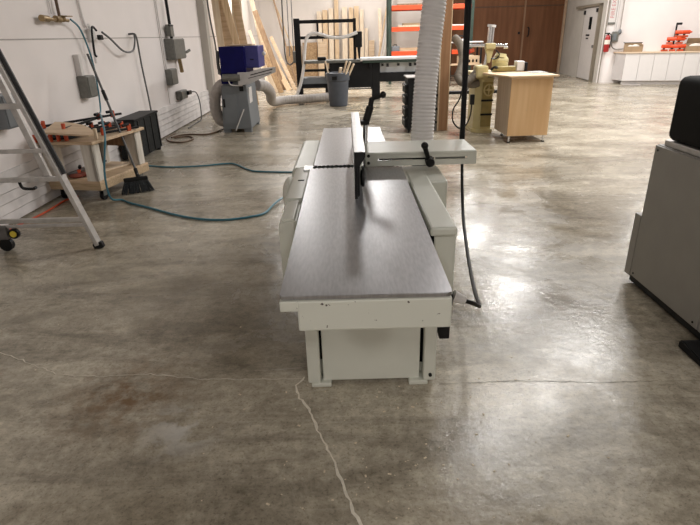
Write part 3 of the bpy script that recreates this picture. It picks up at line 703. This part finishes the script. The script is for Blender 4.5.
for i, (x0, x1, h, m) in enumerate(((1.30, 1.28, 2.4, M_pine2), (1.05, 1.62, 2.85, M_pine), (1.12, 1.70, 2.7, M_pvc), (1.22, 1.78, 2.9, M_whitewood))):
    board((x0, 20.6, 0), (x1, 21.4, h), (.12, .05, .04, .05)[i], .03, m, ('upright pale plank left of the orange rack', 'thin tan strip slanting to the left of the rack', 'thin white strip slanting beside the rack', 'whitish strip slanting nearest the rack upright')[i], 'strips leaning left of the orange rack')
# hanging wires before back wall
for i, x in enumerate((-1.62, -1.50)):
    o = obj('hanging_cable', MB().cyl((x, 17.0, 4.6), (x-.05, 17.0, 1.0), .014, n=8), M_cordgrey); tag(o, ('dark cable hanging left of the black frame, left one', 'dark cable hanging left of the black frame, right one')[i], 'cable', 'cables hanging by the frame')

# ================================================================= PANEL SAW / FRAME MACHINE
G = thing('panel_saw', 'large machine with black gantry frame and long pale table at the back of the shop', 'woodworking machine', (.2, 14.5, 0))
obj('upright', MB().box(-1.275, -1.13, 14.42, 14.56, 0, 1.95, .006), M_blackm, G)
obj('upright', MB().box(.20, .275, 14.44, 14.54, .95, 1.92, .006), M_blackm, G)
obj('top_beam', MB().box(-1.13, .26, 14.45, 14.53, 1.83, 1.91, .006), M_blackm, G)
obj('cross_beam', MB().box(-1.13, .20, 14.46, 14.52, 1.47, 1.54, .006), M_blackm, G)
obj('hanger', MB().box(-.71, -.66, 14.46, 14.52, 1.53, 1.85), M_blackm, G)
obj('saw_head', MB().box(.25, .42, 14.38, 14.55, 1.25, 1.62, .02), M_blackm, G)
obj('saw_spindle', MB().cyl((.34, 14.45, 1.25), (.35, 14.45, .98), .045, .02), M_blackm, G, True)
obj('saw_table', MB().box(-1.05, .36, 14.25, 15.0, .90, .965, .006), M_elec, G)
obj('cabinet_leg', MB().box(2.25, 2.4, 14.3, 14.6, 0, .88, .01), M_blackm, G)
obj('sliding_table', MB().box(.36, 2.45, 14.2, 14.9, .945, 1.0, .008), M_tabletop, G)
obj('table_rail', MB().box(.42, 2.4, 14.22, 14.4, .88, .945, .006), M_green, G)
for i, x in enumerate((.62, .92, 1.05, 1.32, 1.62, 1.75)): obj('bracket', MB().box(x-.03, x+.03, 14.2, 14.3, .78+.02*(i % 2), .86, .004), M_blackm, G)
obj('front_beam', MB().box(.86, 2.4, 14.30, 14.42, .42, .64, .008), M_blackm, G)
obj('beam_backing', MB().box(.86, 2.4, 14.42, 14.46, .62, .89), M_tabletop, G)
obj('main_cabinet', MB().box(-.42, .66, 14.3, 15.1, .25, .90, .01), M_blackm, G)
obj('plinth_rail', MB().box(-.40, .62, 14.28, 14.31, .27, .30), M_chrome, G)
obj('cabinet_leg', MB().box(.66, .86, 14.3, 14.6, 0, .92, .01), M_blackm, G)
obj('cabinet_leg', MB().box(-.40, -.28, 14.4, 14.6, 0, .27), M_blackm, G)
obj('lower_shelf', MB().box(-1.13, -.42, 14.4, 15.0, .40, .55, .01), M_mgrey, G)
obj('lower_rail', MB().box(-1.13, -.42, 14.4, 14.46, .70, .76), M_blackm, G)
obj('lower_rail', MB().box(-1.13, -.42, 14.4, 14.46, .30, .40), M_blackm, G)
obj('leg', MB().box(-.55, -.48, 14.42, 14.5, 0, .92), M_blackm, G)
obj('control_box', MB().box(-.72, -.50, 14.3, 14.45, .97, 1.05, .02), M_black, G)
obj('switch_box', MB().box(-1.34, -1.27, 14.40, 14.5, .92, 1.20, .01), M_elec, G)
obj('suction_hose', MB().tube([(-1.30, 14.33, .13), (-1.18, 14.33, .40), (-1.09, 14.33, .75), (-1.05, 14.33, 1.0), (-1.0, 14.33, 1.35), (-.93, 14.33, 1.54), (-.78, 14.33, 1.60), (-.60, 14.33, 1.575), (-.35, 14.33, 1.50), (-.10, 14.33, 1.49), (.10, 14.33, 1.53), (.30, 14.35, 1.60)], .040, n=14), M_hoserib, G, True)
obj('power_lead', MB().tube([(-1.5, 14.6, 4.6), (-1.55, 14.6, 2.0), (-1.55, 14.6, 1.1), (-1.45, 14.55, .88), (-1.33, 14.5, .95)], .018), M_cordgrey, G, True)
# bin with offcuts
BN = thing('waste_bin', 'slate grey round plastic bin full of wood offcuts before the saw', 'bin', (-.20, 13.1, 0))
obj('bin_body', MB().lathe([(.205, 0), (.215, .01), (.255, .60), (.26, .70), (.245, .70), (.235, .60), (.2, .04)], (-.20, 13.1, 0)), M_bin, BN, True)
obj('rim', MB().lathe([(.250, .56), (.272, .575), (.285, .74), (.268, .75), (.255, .74), (.25, .58)], (-.20, 13.1, 0)), M_bin, BN, True)
obj('handle', MB().box(-.33, -.21, 12.80, 12.84, .60, .68, .01), M_black, BN)
offs = [((-.36, 13.1, .45), (-.47, 13.05, 1.0), .03), ((-.15, 13.1, .45), (.02, 13.05, 1.00), .06), ((-.12, 13.05, .45), (.10, 12.95, .98), .07), ((-.08, 13.15, .4), (.18, 13.0, .93), .06), ((-.22, 13.12, .45), (-.12, 13.0, .86), .08), ((-.1, 12.98, .45), (.03, 12.9, .82), .07)]
labs = ['thin pale stick poking out of the left of the grey bin', 'upright pale offcut in the middle of the grey bin', 'long offcut leaning right out of the grey bin', 'outermost offcut leaning right over the rim of the grey bin', 'short offcut at the front left of the grey bin', 'short offcut at the front right of the grey bin']
for (a, b_, w), lab in zip(offs, labs):
    o = obj('wood_offcut', MB().beam(a, b_, w, .03, .003), M_pine2, at=a); tag(o, lab, 'wood offcut', 'offcuts in the grey bin')
# black tool cart behind the hose
T = thing('tool_cart', 'black tool cart standing upright on the floor behind the ribbed hose', 'tool cart', (1.08, 9.2, 0))
obj('shell', MB().box(1.00, 1.25, 9.05, 9.55, .05, .88, .01), M_blackm, T)
obj('top_plate', MB().box(.98, 1.27, 9.03, 9.57, .878, .895, .004), M_pvc, T)
for i, z in enumerate((.15, .33, .52, .70)): obj('drawer', MB().box(.955, 1.002, 9.08, 9.52, z-.065, z+.075, .008), M_black, T)
for i, z in enumerate((.20, .38, .57, .75)): obj('pull', MB().box(.945, .958, 9.12, 9.3, z, z+.015), M_pvc, T)
for x, y in ((1.03, 9.1), (1.22, 9.1), (1.03, 9.5), (1.22, 9.5)): obj('caster', MB().cyl((x-.012, y, .027), (x+.012, y, .027), .027), M_black, T, True)
obj('tag', MB().box(1.13, 1.16, 9.04, 9.052, .42, .50), M_pvc, T)

# post with conduits
P_ = MB().box(1.545, 1.69, 9.20, 9.34, 0, HC, .006)
P_ = obj('wooden_post', P_, M_brownpost); tag(P_, 'brown wooden post from floor to ceiling behind the ribbed hose', 'post')
o = obj('edge_trim', MB().box(1.523, 1.545, 9.2, 9.3, 0, HC), M_ply); o.parent = P_; o.location = o.location - P_.location
o = obj('edge_trim', MB().box(1.69, 1.702, 9.2, 9.3, 0, HC), M_pine); o.parent = P_; o.location = o.location - P_.location
T = thing('post_conduit', 'grey conduit with dark clips fixed to the left side of the brown post', 'conduit', (1.52, 9.25, 0))
obj('pipe', MB().cyl((1.499, 9.25, 0), (1.499, 9.25, HC), .02), M_elec, T, True)
obj('cable', MB().cyl((1.463, 9.25, .05), (1.463, 9.25, HC), .012), M_black, T, True)
for i in range(8): obj('clip', MB().box(1.447, 1.523, 9.225, 9.275, .12+i*.22, .16+i*.22, .004), M_black, T)

# ================================================================= ORANGE RACK
K = thing('pallet_rack', 'tall storage rack with orange beams and dark green uprights at the back', 'rack', (2.8, 18.8, 0))
for x, y in ((1.44, 18.5), (4.05, 18.5), (1.44, 19.5), (4.05, 19.5)): obj('upright', MB().box(x-.045, x+.045, y-.04, y+.04, 0, 3.4, .004), M_green, K)
for x in (1.44, 4.05):
    b = MB()
    for i in range(3): b.beam((x, 18.54, .3+i), (x, 19.46, 1.1+i), .02, .03)
    obj('bracing', b, M_green, K)
for z in (.88, 1.60, 2.22, 2.95):
    for y in (18.46, 19.5): obj('beam', MB().box(1.49, 4.0, y-.03, y+.03, z, z+.13, .006), M_orbeam, K)
    obj('shelf_deck', MB().box(1.5, 4.0, 18.5, 19.46, z+.10, z+.125), M_dkwood, K)
for x0, x1, y0, z, h_, m, lab in ((1.7, 2.5, 18.55, 1.726, .05, M_pine2, 'stack of pale boards on the middle shelf of the orange rack'), (1.9, 3.5, 18.85, 1.726, .12, M_ply, 'wide plywood stack at the back of the middle shelf of the orange rack'),
      (1.62, 3.0, 18.6, 1.006, .10, M_ply, 'flat plywood stack on the lower shelf of the orange rack'), (3.0, 3.9, 18.55, 1.726, .04, M_white, 'white board on the right of the middle shelf'),
      (1.7, 3.2, 18.6, 2.346, .06, M_dkwood, 'dark boards on the top shelf of the orange rack')):
    b = MB()
    n_ = max(1, int(h_/.025))
    for i in range(n_): b.box(x0+random.uniform(-.02, .02), x1+random.uniform(-.02, .02), y0, y0+.4, z+i*h_/n_, z+(i+1)*h_/n_-.002)
    o = obj('board_stack', b, m); tag(o, lab, 'boards')
T = thing('toolbox', 'small dark case on the lower left of the orange rack', 'case', (1.58, 18.3, 1.0))
T.location = (1.62, 18.62, 1.005)
obj('case_body', MB().box(-.13, .13, -.12, .12, 0, .16, .02), M_mgrey, T, local=True)
obj('handle', MB().tube([(-.05, 0, .16), (-.04, 0, .20), (.04, 0, .20), (.05, 0, .16)], .012), M_black, T, local=True)
# bench with cream boxes before the rack, right of the post
T = thing('side_bench', 'low work stand with a white shelf in front of the orange rack', 'stand', (3.55, 17.4, 0))
obj('shelf', MB().box(3.15, 4.15, 17.2, 17.8, 1.235, 1.265, .004), M_white, T)
obj('lower_shelf', MB().box(3.15, 4.15, 17.2, 17.8, .60, .63, .004), M_ply, T)
for x in (3.18, 4.10):
    for y in (17.23, 17.75): obj('leg', MB().box(x-.025, x+.025, y-.025, y+.025, 0, 1.235), M_blackm, T)
T = thing('drawer_case', 'cream case with small dark slots under the white shelf by the rack', 'case', (3.75, 17.4, .63))
obj('case_body', MB().box(3.45, 4.08, 17.25, 17.6, .63, .86, .01), M_ply, T)
for i in range(5): obj('slot', MB().box(3.52+i*.11, 3.57+i*.11, 17.24, 17.252, .68, .76), M_dark, T)
T = thing('angle_grinder', 'red power tool on the cream case by the orange rack', 'power tool', (3.7, 17.4, .86))
obj('tool_body', MB().sph((3.70, 17.4, .97), .11, (1.3, .8, .9)), M_red, T, True)
obj('motor', MB().cyl((3.62, 17.4, .93), (3.92, 17.4, 1.02), .06), M_orange, T, True)
o = obj('tool_base', MB().box(3.56, 3.90, 17.3, 17.5, .861, .885), M_pine2, T)
T = thing('white_tool', 'small white and black tool on the white shelf by the rack', 'power tool', (3.5, 17.4, 1.265))
obj('tool_body', MB().box(3.35, 3.62, 17.3, 17.5, 1.265, 1.34, .02), M_white, T)
obj('handle', MB().tube([(3.38, 17.4, 1.34), (3.42, 17.4, 1.42), (3.56, 17.4, 1.42), (3.60, 17.4, 1.33)], .02), M_blackm, T, True)
o = obj('floor_bar', MB().box(1.95, 3.4, 11.4, 11.55, .36, .42, .01), M_blackm); 
o.name = 'low_trestle'; tag(o, 'low black bar of a trestle behind the brown post', 'trestle')
for x in (2.0, 3.3):
    q = obj('leg', MB().beam((x, 11.3, 0), (x, 11.47, .37), .05, .05), M_blackm); q.parent = o; q.location = q.location - o.location
    q = obj('leg', MB().beam((x, 11.65, 0), (x, 11.47, .37), .05, .05), M_blackm); q.parent = o; q.location = q.location - o.location

# ================================================================= SHAPER AND MAPLE CABINET
H = thing('spindle_moulder', 'cream green machine with a round motor and upright column behind the maple cabinet', 'woodworking machine', (2.2, 9.1, 0))
obj('base', MB().prism([(2.05, 8.97), (2.15, 8.86), (2.37, 8.86), (2.39, 9.0), (2.39, 9.45), (2.05, 9.45)], 'z', 0, .06, .004), M_shap, H)
obj('pedestal', MB().prism([(2.08, 8.99), (2.17, 8.90), (2.35, 8.90), (2.38, 9.0), (2.38, 9.42), (2.08, 9.42)], 'z', .055, .86, .008), M_shap, H)
obj('panel', MB().box(2.18, 2.35, 8.885, 8.905, .10, .80, .006), M_shapd, H)
for z in (.28, .50): obj('band', MB().box(2.17, 2.36, 8.872, 8.89, z, z+.03), M_blackm, H)
hw = obj('handwheel', MB().tube([(2.27+.075*math.cos(a*.5236), 8.84, .68+.085*math.sin(a*.5236)) for a in range(13)], .012, sub=3), M_shap, H, True)
obj('spokes', MB().cyl((2.27, 8.84, .61), (2.27, 8.84, .75), .008).cyl((2.20, 8.84, .68), (2.34, 8.84, .68), .008).cyl((2.27, 8.82, .68), (2.27, 8.89, .68), .02), M_shap, hw, True)
obj('machine_table', MB().box(2.02, 2.75, 8.84, 9.50, .885, .945, .01), M_shap, H)
obj('collar_box', MB().box(2.04, 2.24, 8.82, 9.05, .86, 1.05, .03), M_shap, H)
b = MB().sph((2.47, 9.05, 1.10), .115, (1.15, .9, .9)); b.cyl((2.47, 9.05, .955), (2.47, 9.05, 1.08), .125)
obj('motor', b, M_shap, H, True)
obj('motor_cap', MB().cyl((2.47, 9.05, 1.16), (2.48, 9.05, 1.215), .10, .08), M_shap, H, True)
obj('guard', MB().box(2.36, 2.66, 8.80, 8.94, .955, 1.03, .015), M_shapd, H)
obj('fence_block', MB().box(2.68, 2.80, 8.83, 9.0, .955, 1.10, .01), M_pvc, H)
obj('fence_face', MB().box(2.80, 2.84, 8.80, 8.98, .955, 1.08, .006), M_blackm, H)
obj('lever', MB().tube([(2.28, 8.85, .98), (2.33, 8.82, 1.02), (2.40, 8.82, 1.0)], .02), M_blackm, H, True)
col = obj('column', MB().cyl((2.20, 8.98, .95), (2.27, 8.98, 1.50), .026).cyl((2.265, 8.98, 1.30), (2.275, 8.98, 1.60), .048), M_chrome, H, True)
obj('column_cap', MB().cyl((2.275, 8.98, 1.60), (2.28, 8.98, 1.635), .065), M_pvc, col, True)
obj('column_clamp', MB().box(2.19, 2.35, 8.92, 9.04, 1.28, 1.37, .015), M_shap, H)
obj('column_clamp', MB().prism([(2.20, 1.29), (2.33, 1.29), (2.28, 1.08), (2.24, 1.08)], 'y', 8.94, 9.02, .005), M_shap, H)
obj('cross_bar', MB().beam((1.93, 8.975, 1.345), (2.54, 8.975, 1.330), .035, .045, .006), M_chrome, H)
obj('bar_end', MB().cyl((2.49, 8.97, 1.30), (2.55, 8.97, 1.30), .02), M_chrome, H, True)
obj('looped_lead', MB().tube([(2.36, 8.95, 1.27), (2.42, 8.95, 1.20), (2.37, 8.95, 1.14), (2.28, 8.95, 1.15)], .010), M_black, H, True)
sb = obj('switch_box', MB().box(2.02, 2.09, 8.99, 9.06, .44, .60, .01), M_black, H)
o = obj('power_cord', MB().tube([(1.74, 9.0, .93), (1.80, 9.0, .88), (1.88, 9.0, .76), (1.84, 8.98, .55), (1.74, 8.96, .38), (1.74, 8.96, .20), (1.84, 8.96, .08), (1.95, 8.96, .11), (2.03, 9.0, .26), (2.05, 9.02, .45)], .012), M_black, H, True)
o = obj('thin_lead', MB().tube([(2.02, 9.0, .93), (2.0, 9.0, .75), (1.93, 9.0, .65), (1.90, 9.0, .66)], .007), M_cordgrey, H, True)
DG = mat('dark grey duct', (.19, .165, .135), .6, spec=.2)
o = obj('extraction_hose', MB().tube([(1.80, 9.45, 1.45), (1.86, 9.3, 1.36), (1.89, 9.15, 1.15), (1.83, 9.0, .98), (1.79, 8.95, .88), (1.86, 8.9, .80), (1.97, 8.9, .84), (2.08, 8.9, .95), (2.14, 8.92, .99)], .062, n=16, rib=(.012, .004, 4)), DG, None, True); o.name = 'duct_hose'
tag(o, 'grey duct hose bending down right of the brown post into the cream green machine', 'hose')
o = obj('extraction_hose', MB().tube([(1.84, 9.05, .90), (1.90, 9.0, .80), (2.02, 8.97, .76), (2.14, 8.97, .78)], .058, n=16, rib=(.012, .004, 4)), DG, None, True); o.name = 'duct_hose'
tag(o, 'short lower grey duct hose entering the side of the cream green machine', 'hose')

mx = R(-7)
V = thing('maple_cabinet', 'maple box cabinet on short legs beside the cream green machine', 'cabinet', (2.365, 7.96, 0), R(2))
def vl(name, mb, m, sm=False): return obj(name, mb, m, V, sm, local=True)
bx = [(0, 0), (.60, 0), (.62, .72), (.09, .72)]
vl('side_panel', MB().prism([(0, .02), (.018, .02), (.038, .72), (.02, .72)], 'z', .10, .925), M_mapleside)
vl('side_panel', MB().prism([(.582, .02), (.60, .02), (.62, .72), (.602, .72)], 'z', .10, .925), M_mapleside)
vl('front_panel', MB().box(-.002, .602, 0, .02, .10, .895, .002), M_maple)
vl('top_rail', MB().box(.0, .602, .002, .02, .896, .925), M_maple2)
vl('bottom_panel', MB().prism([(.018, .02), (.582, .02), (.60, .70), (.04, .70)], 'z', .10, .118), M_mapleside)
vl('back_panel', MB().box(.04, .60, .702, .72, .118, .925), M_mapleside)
vl('top', MB().prism([(-.04, -.03), (.66, -.06), (.68, .30), (.50, .80), (-.18, .86), (-.21, .78)], 'z', .926, .948, .003), M_maple2)
for x, y in ((.04, .04), (.56, .04), (.13, .66), (.56, .66)):
    lg = vl('leg', MB().cyl((x, y, .01), (x, y, .10), .015, n=12), M_chrome, True)
    obj('leg_foot', MB().cyl((x, y, 0), (x, y, .014), .026, n=14), M_black, lg, True, local=True)
for x, z in ((.25, .47), (.33, .47)): vl('screw', MB().cyl((x, -.004, z), (x, .002, z), .006, n=8), M_plyedge)
o = obj('machine_insert', MB().box(2.78, 3.02, 8.35, 8.70, .949, .958, .003), M_steel2); tag(o, 'thin grey metal plate lying on the maple cabinet top', 'plate')

# ================================================================= MACHINE AT THE RIGHT EDGE
W = thing('drum_sander', 'large warm grey cabinet machine with a black hood at the right edge', 'woodworking machine', (2.3, 2.6, 0))
obj('body', MB().box(1.84, 2.75, 1.6, 3.16, .045, .905, .006), M_grey, W)
obj('end_plate', MB().box(1.83, 2.70, 3.165, 3.235, .04, .455, .004), M_grey, W)
obj('side_panel', MB().box(1.828, 1.842, 2.44, 3.155, .055, .90, .003), M_grey, W)
obj('side_panel', MB().box(1.828, 1.842, 1.62, 2.43, .055, .90, .003), M_grey, W)
obj('silver_ledge', MB().box(1.85, 2.72, 1.65, 3.11, .905, .94, .006), M_alu, W)
obj('hood', MB().box(1.84, 2.65, 1.7, 3.10, .94, 1.295, .045, seg=4), mat('matt black hood', (.010, .010, .009), .75, var=.1, spec=.12), W, True)
obj('plinth', MB().box(1.838, 2.70, 1.65, 3.17, .012, .05), M_black, W)
for x, y in ((1.90, 3.05), (1.90, 2.47), (2.6, 3.05), (2.6, 1.75), (1.90, 1.75)): obj('foot', MB().box(x-.05, x+.05, y-.05, y+.05, 0, .03, .005), M_blackm, W)
for y, z in ((3.12, .875), (3.12, .08), (2.48, .08), (2.48, .875)): obj('screw', MB().cyl((1.824, y, z), (1.830, y, z), .006, n=10), M_blackm, W)
o = obj('foot_pedal', MB().prism([(2.37, 0), (2.14, .0), (2.14, .03), (2.34, .05), (2.37, .04)], 'x', 1.70, 1.90, .006), M_blackm); tag(o, 'black foot pedal on the floor by the near corner of the grey machine', 'pedal')

# ================================================================= WHITE CABINETS
cabw = .378
CG = 'white base cabinets along the right back wall'
def cab_unit(i):
    t = thing('base_cabinet', '', 'cabinet', cm @ Vector((.01+i*cabw, 0, 0)), CR, CG)
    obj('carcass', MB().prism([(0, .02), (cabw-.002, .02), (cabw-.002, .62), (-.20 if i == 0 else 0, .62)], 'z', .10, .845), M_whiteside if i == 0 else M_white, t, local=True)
    obj('door', MB().box(.003, cabw-.006, 0, .019, .105, .845, .002), M_white, t, local=True)
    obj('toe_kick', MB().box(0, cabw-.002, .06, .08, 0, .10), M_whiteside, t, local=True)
    return t
on = ['leftmost', 'second', 'third', 'fourth', 'fifth', 'sixth', 'seventh', 'eighth', 'ninth', 'tenth']
for i in range(10):
    t = cab_unit(i); t['label'] = 'white base cabinet under the maple counter, %s from the fire extinguisher' % on[i] if i else 'white base cabinet under the maple counter, leftmost beside the fire extinguisher'
o = obj('countertop', MB().prism([(-.03, -.03), (3.8, -.03), (3.8, .638), (-.24, .638)], 'z', .845, .88, .004), M_counter, at=(0, 0, 0)); o.matrix_world = cm
tag(o, 'long maple counter on top of the white base cabinets', 'countertop')
o = obj('floor_plate', MB().box(.02, .50, -.30, -.02, 0, .012, .003), M_duct, at=(0, 0, 0)); o.matrix_world = cm
tag(o, 'flat grey mat on the floor before the leftmost white cabinet', 'mat')
def on_counter(name, lab, cat, s, t_, z=.88):
    return thing(name, lab, cat, cm @ Vector((s, t_, z)), CR)
T = on_counter('cardboard_box', 'open cardboard box with papers at the left end of the maple counter', 'box', .18, .22)
b = MB().box(-.20, .26, -.14, -.13, 0, .15); b.box(-.20, .26, .15, .16, 0, .24); b.box(-.20, -.19, -.13, .15, 0, .20); b.box(.25, .26, -.13, .15, 0, .20); b.box(-.19, .25, -.13, .15, 0, .01)
obj('box_walls', b, M_card, T, local=True)
obj('flap', MB().beam((-.20, .16, .24), (-.20, .28, .26), .012, .012).box(-.22, .28, .14, .17, .235, .25), M_blackm, T, local=True)
obj('packing_paper', MB().sph((.08, 0, .13), .10, (1.1, .9, .7)).sph((-.05, .02, .12), .08, (1, 1, .8)), M_cardin, T, local=True, smooth_=True)
T = on_counter('cardboard_box', 'open cardboard box with raised lid right of the orange tools on the counter', 'box', 1.84, .22)
b = MB().box(-.30, .40, -.14, -.13, 0, .13); b.box(-.30, .40, .15, .16, 0, .20); b.box(-.30, -.29, -.13, .15, 0, .16); b.box(.39, .40, -.13, .15, 0, .16); b.box(-.29, .39, -.13, .15, 0, .01)
obj('box_walls', b, M_card, T, local=True)
obj('lid', MB().beam((.02, .10, .33), (.02, .17, .18), .56, .012), M_card, T, local=True)
obj('packing_paper', MB().sph((-.05, 0, .12), .13, (1.3, .8, .6)), M_cardin, T, local=True, smooth_=True)
dl_ = (('lowest, at the left end', 1.06, 0, 12), ('lowest, in the middle', 1.26, 0, -12), ('lowest, at the right end', 1.46, 0, 6), ('second layer, left', 1.16, .19, -8), ('second layer, right', 1.40, .19, 14), ('topmost', 1.34, .36, -5), ('resting to the right of the topmost one', 1.50, .36, 10))
for lab, s_, z, rz in dl_:
    T = on_counter('cordless_drill', 'orange tool in the pile on the counter, '+lab, 'power tool', s_, .24, .88+z)
    T['group'] = 'orange tools piled on the counter'; T.rotation_euler = (0, 0, CR+R(rz))
    obj('drill_body', MB().cyl((-.12, 0, .13), (.08, 0, .13), .052, n=14).cyl((.08, 0, .13), (.14, 0, .13), .03, .018, n=12), M_orbeam, T, local=True, smooth_=True)
    obj('grip', MB().beam((-.04, 0, .12), (-.07, 0, .03), .045, .05, .01), M_blackm, T, local=True)
    obj('battery', MB().box(-.12, .04, -.045, .045, 0, .05, .008), M_orange, T, local=True)
T = on_counter('hand_clamp', 'black hand clamp standing on end behind the orange tool pile', 'clamp', 1.26, .42, .88)
obj('bar', MB().box(-.02, .02, -.015, .015, 0, .70, .004), M_blackm, T, local=True)
obj('jaw', MB().box(-.02, .13, -.02, .02, .68, .74, .012), M_blackm, T, local=True)
obj('handle', MB().cyl((.02, 0, .38), (.06, 0, .48), .04, n=10), M_green, T, local=True, smooth_=True)
# things on the wall by the corner
def near(s, t_, z): return cm @ Vector((s, t_, z))
X = thing('fire_extinguisher', 'red fire extinguisher hanging on the corner by the white cabinets', 'fire extinguisher', near(-.47, .50, .87))
X.rotation_euler = (0, 0, CR)
obj('cylinder', MB().lathe([(.0, 0), (.065, .01), (.075, .04), (.075, .38), (.05, .45), (.03, .47)], (0, 0, 0)), M_red, X, True, local=True)
obj('label', MB().lathe([(.076, .22), (.0765, .23), (.0765, .33), (.076, .34)], (0, 0, 0)), M_cardin, X, True, local=True)
obj('valve', MB().cyl((0, 0, .46), (0, 0, .53), .025).box(-.09, .04, -.015, .015, .50, .53), M_black, X, local=True)
obj('hose', MB().tube([(.03, 0, .50), (.09, 0, .46), (.095, 0, .3), (.085, 0, .12)], .012), M_black, X, True, local=True)
obj('bracket', MB().box(-.02, .02, .06, .14, .2, .3), M_elec, X, local=True)
# narrow upright sign above the extinguisher
X = thing('upright_sign', 'narrow vertical sign with faded red letters above the fire extinguisher', 'sign', near(-.42, .60, 1.68)); X.rotation_euler = (0, 0, CR)
obj('sign_board', MB().box(-.09, .09, 0, .035, 0, 1.5, .004), M_pvc, X, local=True)
obj('sign_foot', MB().box(-.09, .09, -.004, .03, -.05, .0, .004), M_elec, X, local=True)
def text_mesh(s, size, m, parent, loc, rot, name='lettering', align='CENTER'):
    cu = bpy.data.curves.new('txt', 'FONT'); cu.body = s; cu.size = size; cu.extrude = .002; cu.align_x = align; cu.align_y = 'CENTER'; cu.space_character = 1.05
    to = bpy.data.objects.new('txt', cu); COL.objects.link(to)
    dg = bpy.context.evaluated_depsgraph_get(); me = bpy.data.meshes.new_from_object(to.evaluated_get(dg))
    bpy.data.objects.remove(to); bpy.data.curves.remove(cu)
    me.materials.clear(); me.materials.append(m)
    o = bpy.data.objects.new(name, me); COL.objects.link(o); o.parent = parent; o.location = loc; o.rotation_euler = rot
    return o
text_mesh('FIRE', .15, M_pink, X, (0, -.004, .25), (R(90), R(-90), 0))
text_mesh('EXTINGUISHER', .14, M_pink, X, (0, -.004, .92), (R(90), R(-90), 0))
X = thing('wall_switch_box', 'grey switch box with looped cable right of the fire extinguisher', 'electrical box', near(-.27, .63, 1.15)); X.rotation_euler = (0, 0, CR)
obj('box_body', MB().box(-.09, .09, -.08, .0, 0, .28, .01), M_elec, X, local=True)
obj('cover_plate', MB().box(-.06, .03, -.09, -.078, .04, .22, .004), M_mgrey, X, local=True)
obj('looped_cable', MB().tube([(-.06, -.04, 0), (-.05, -.05, -.12), (.05, -.05, -.2), (.25, -.05, -.2), (.35, -.05, -.18)], .014), M_elec, X, True, local=True)
X = thing('plug_drop', 'dark plug hanging on a thin white conduit beside the switch box', 'socket', near(-.16, .63, 1.36)); X.rotation_euler = (0, 0, CR)
obj('plug_body', MB().sph((0, -.05, .06), .055, (.9, .8, 1.3)), M_mgrey, X, True, local=True)
obj('conduit', MB().cyl((0, -.03, .1), (0, -.03, 3.3), .012), M_duct, X, True, local=True)
o = obj('white_conduit', MB().cyl(near(-.29, .61, 1.43), near(-.29, .61, 4.6), .025), M_pvc, None, True); tag(o, 'thick white conduit rising from the switch box by the fire extinguisher', 'conduit')
o = obj('dark_post', MB().box(-.56, -.54, .60, .66, 0, 4.6, mtx=cm), M_frame, None); o.name = 'trim_7'; o['kind'] = 'structure'

# ================================================================= CAMERA
f_px = 530.; vy = (345, 30); vz = (385, 1495)
Dn = Vector(((vz[0]-350)/f_px, (vz[1]-262.5)/f_px, 1)).normalized()
Fw = Vector(((vy[0]-350)/f_px, (vy[1]-262.5)/f_px, 1)); Fw = (Fw - Dn*Fw.dot(Dn)).normalized()
Rt = Dn.cross(Fw)
Mw = Matrix((Rt, Fw, -Dn))                       # world = Mw @ (right, down, forward)
cr, cd, cf = (Mw @ Vector(v) for v in ((1, 0, 0), (0, 1, 0), (0, 0, 1)))
cam = bpy.data.cameras.new('camera'); co = bpy.data.objects.new('camera', cam); COL.objects.link(co)
co.matrix_world = Matrix(((cr.x, -cd.x, -cf.x, 0), (cr.y, -cd.y, -cf.y, 0), (cr.z, -cd.z, -cf.z, 1.55), (0, 0, 0, 1)))
cam.sensor_width = 36; cam.lens = f_px/700*36; cam.clip_start = .05; cam.clip_end = 100
SC.camera = co
w = bpy.data.worlds.new('world'); SC.world = w; w.use_nodes = True
w.node_tree.nodes['Background'].inputs[0].default_value = (.8, .85, 1, 1); w.node_tree.nodes['Background'].inputs[1].default_value = .05
SC.view_settings.view_transform = 'Standard'; SC.view_settings.look = 'None'; SC.view_settings.gamma = 1
SC.view_settings.use_curve_mapping = False
SC.view_settings.exposure = 0.27
SC.cycles.use_denoising = True
SC.cycles.max_bounces = 8; SC.cycles.caustics_reflective = False; SC.cycles.sample_clamp_indirect = 6
bpy.context.view_layer.update()
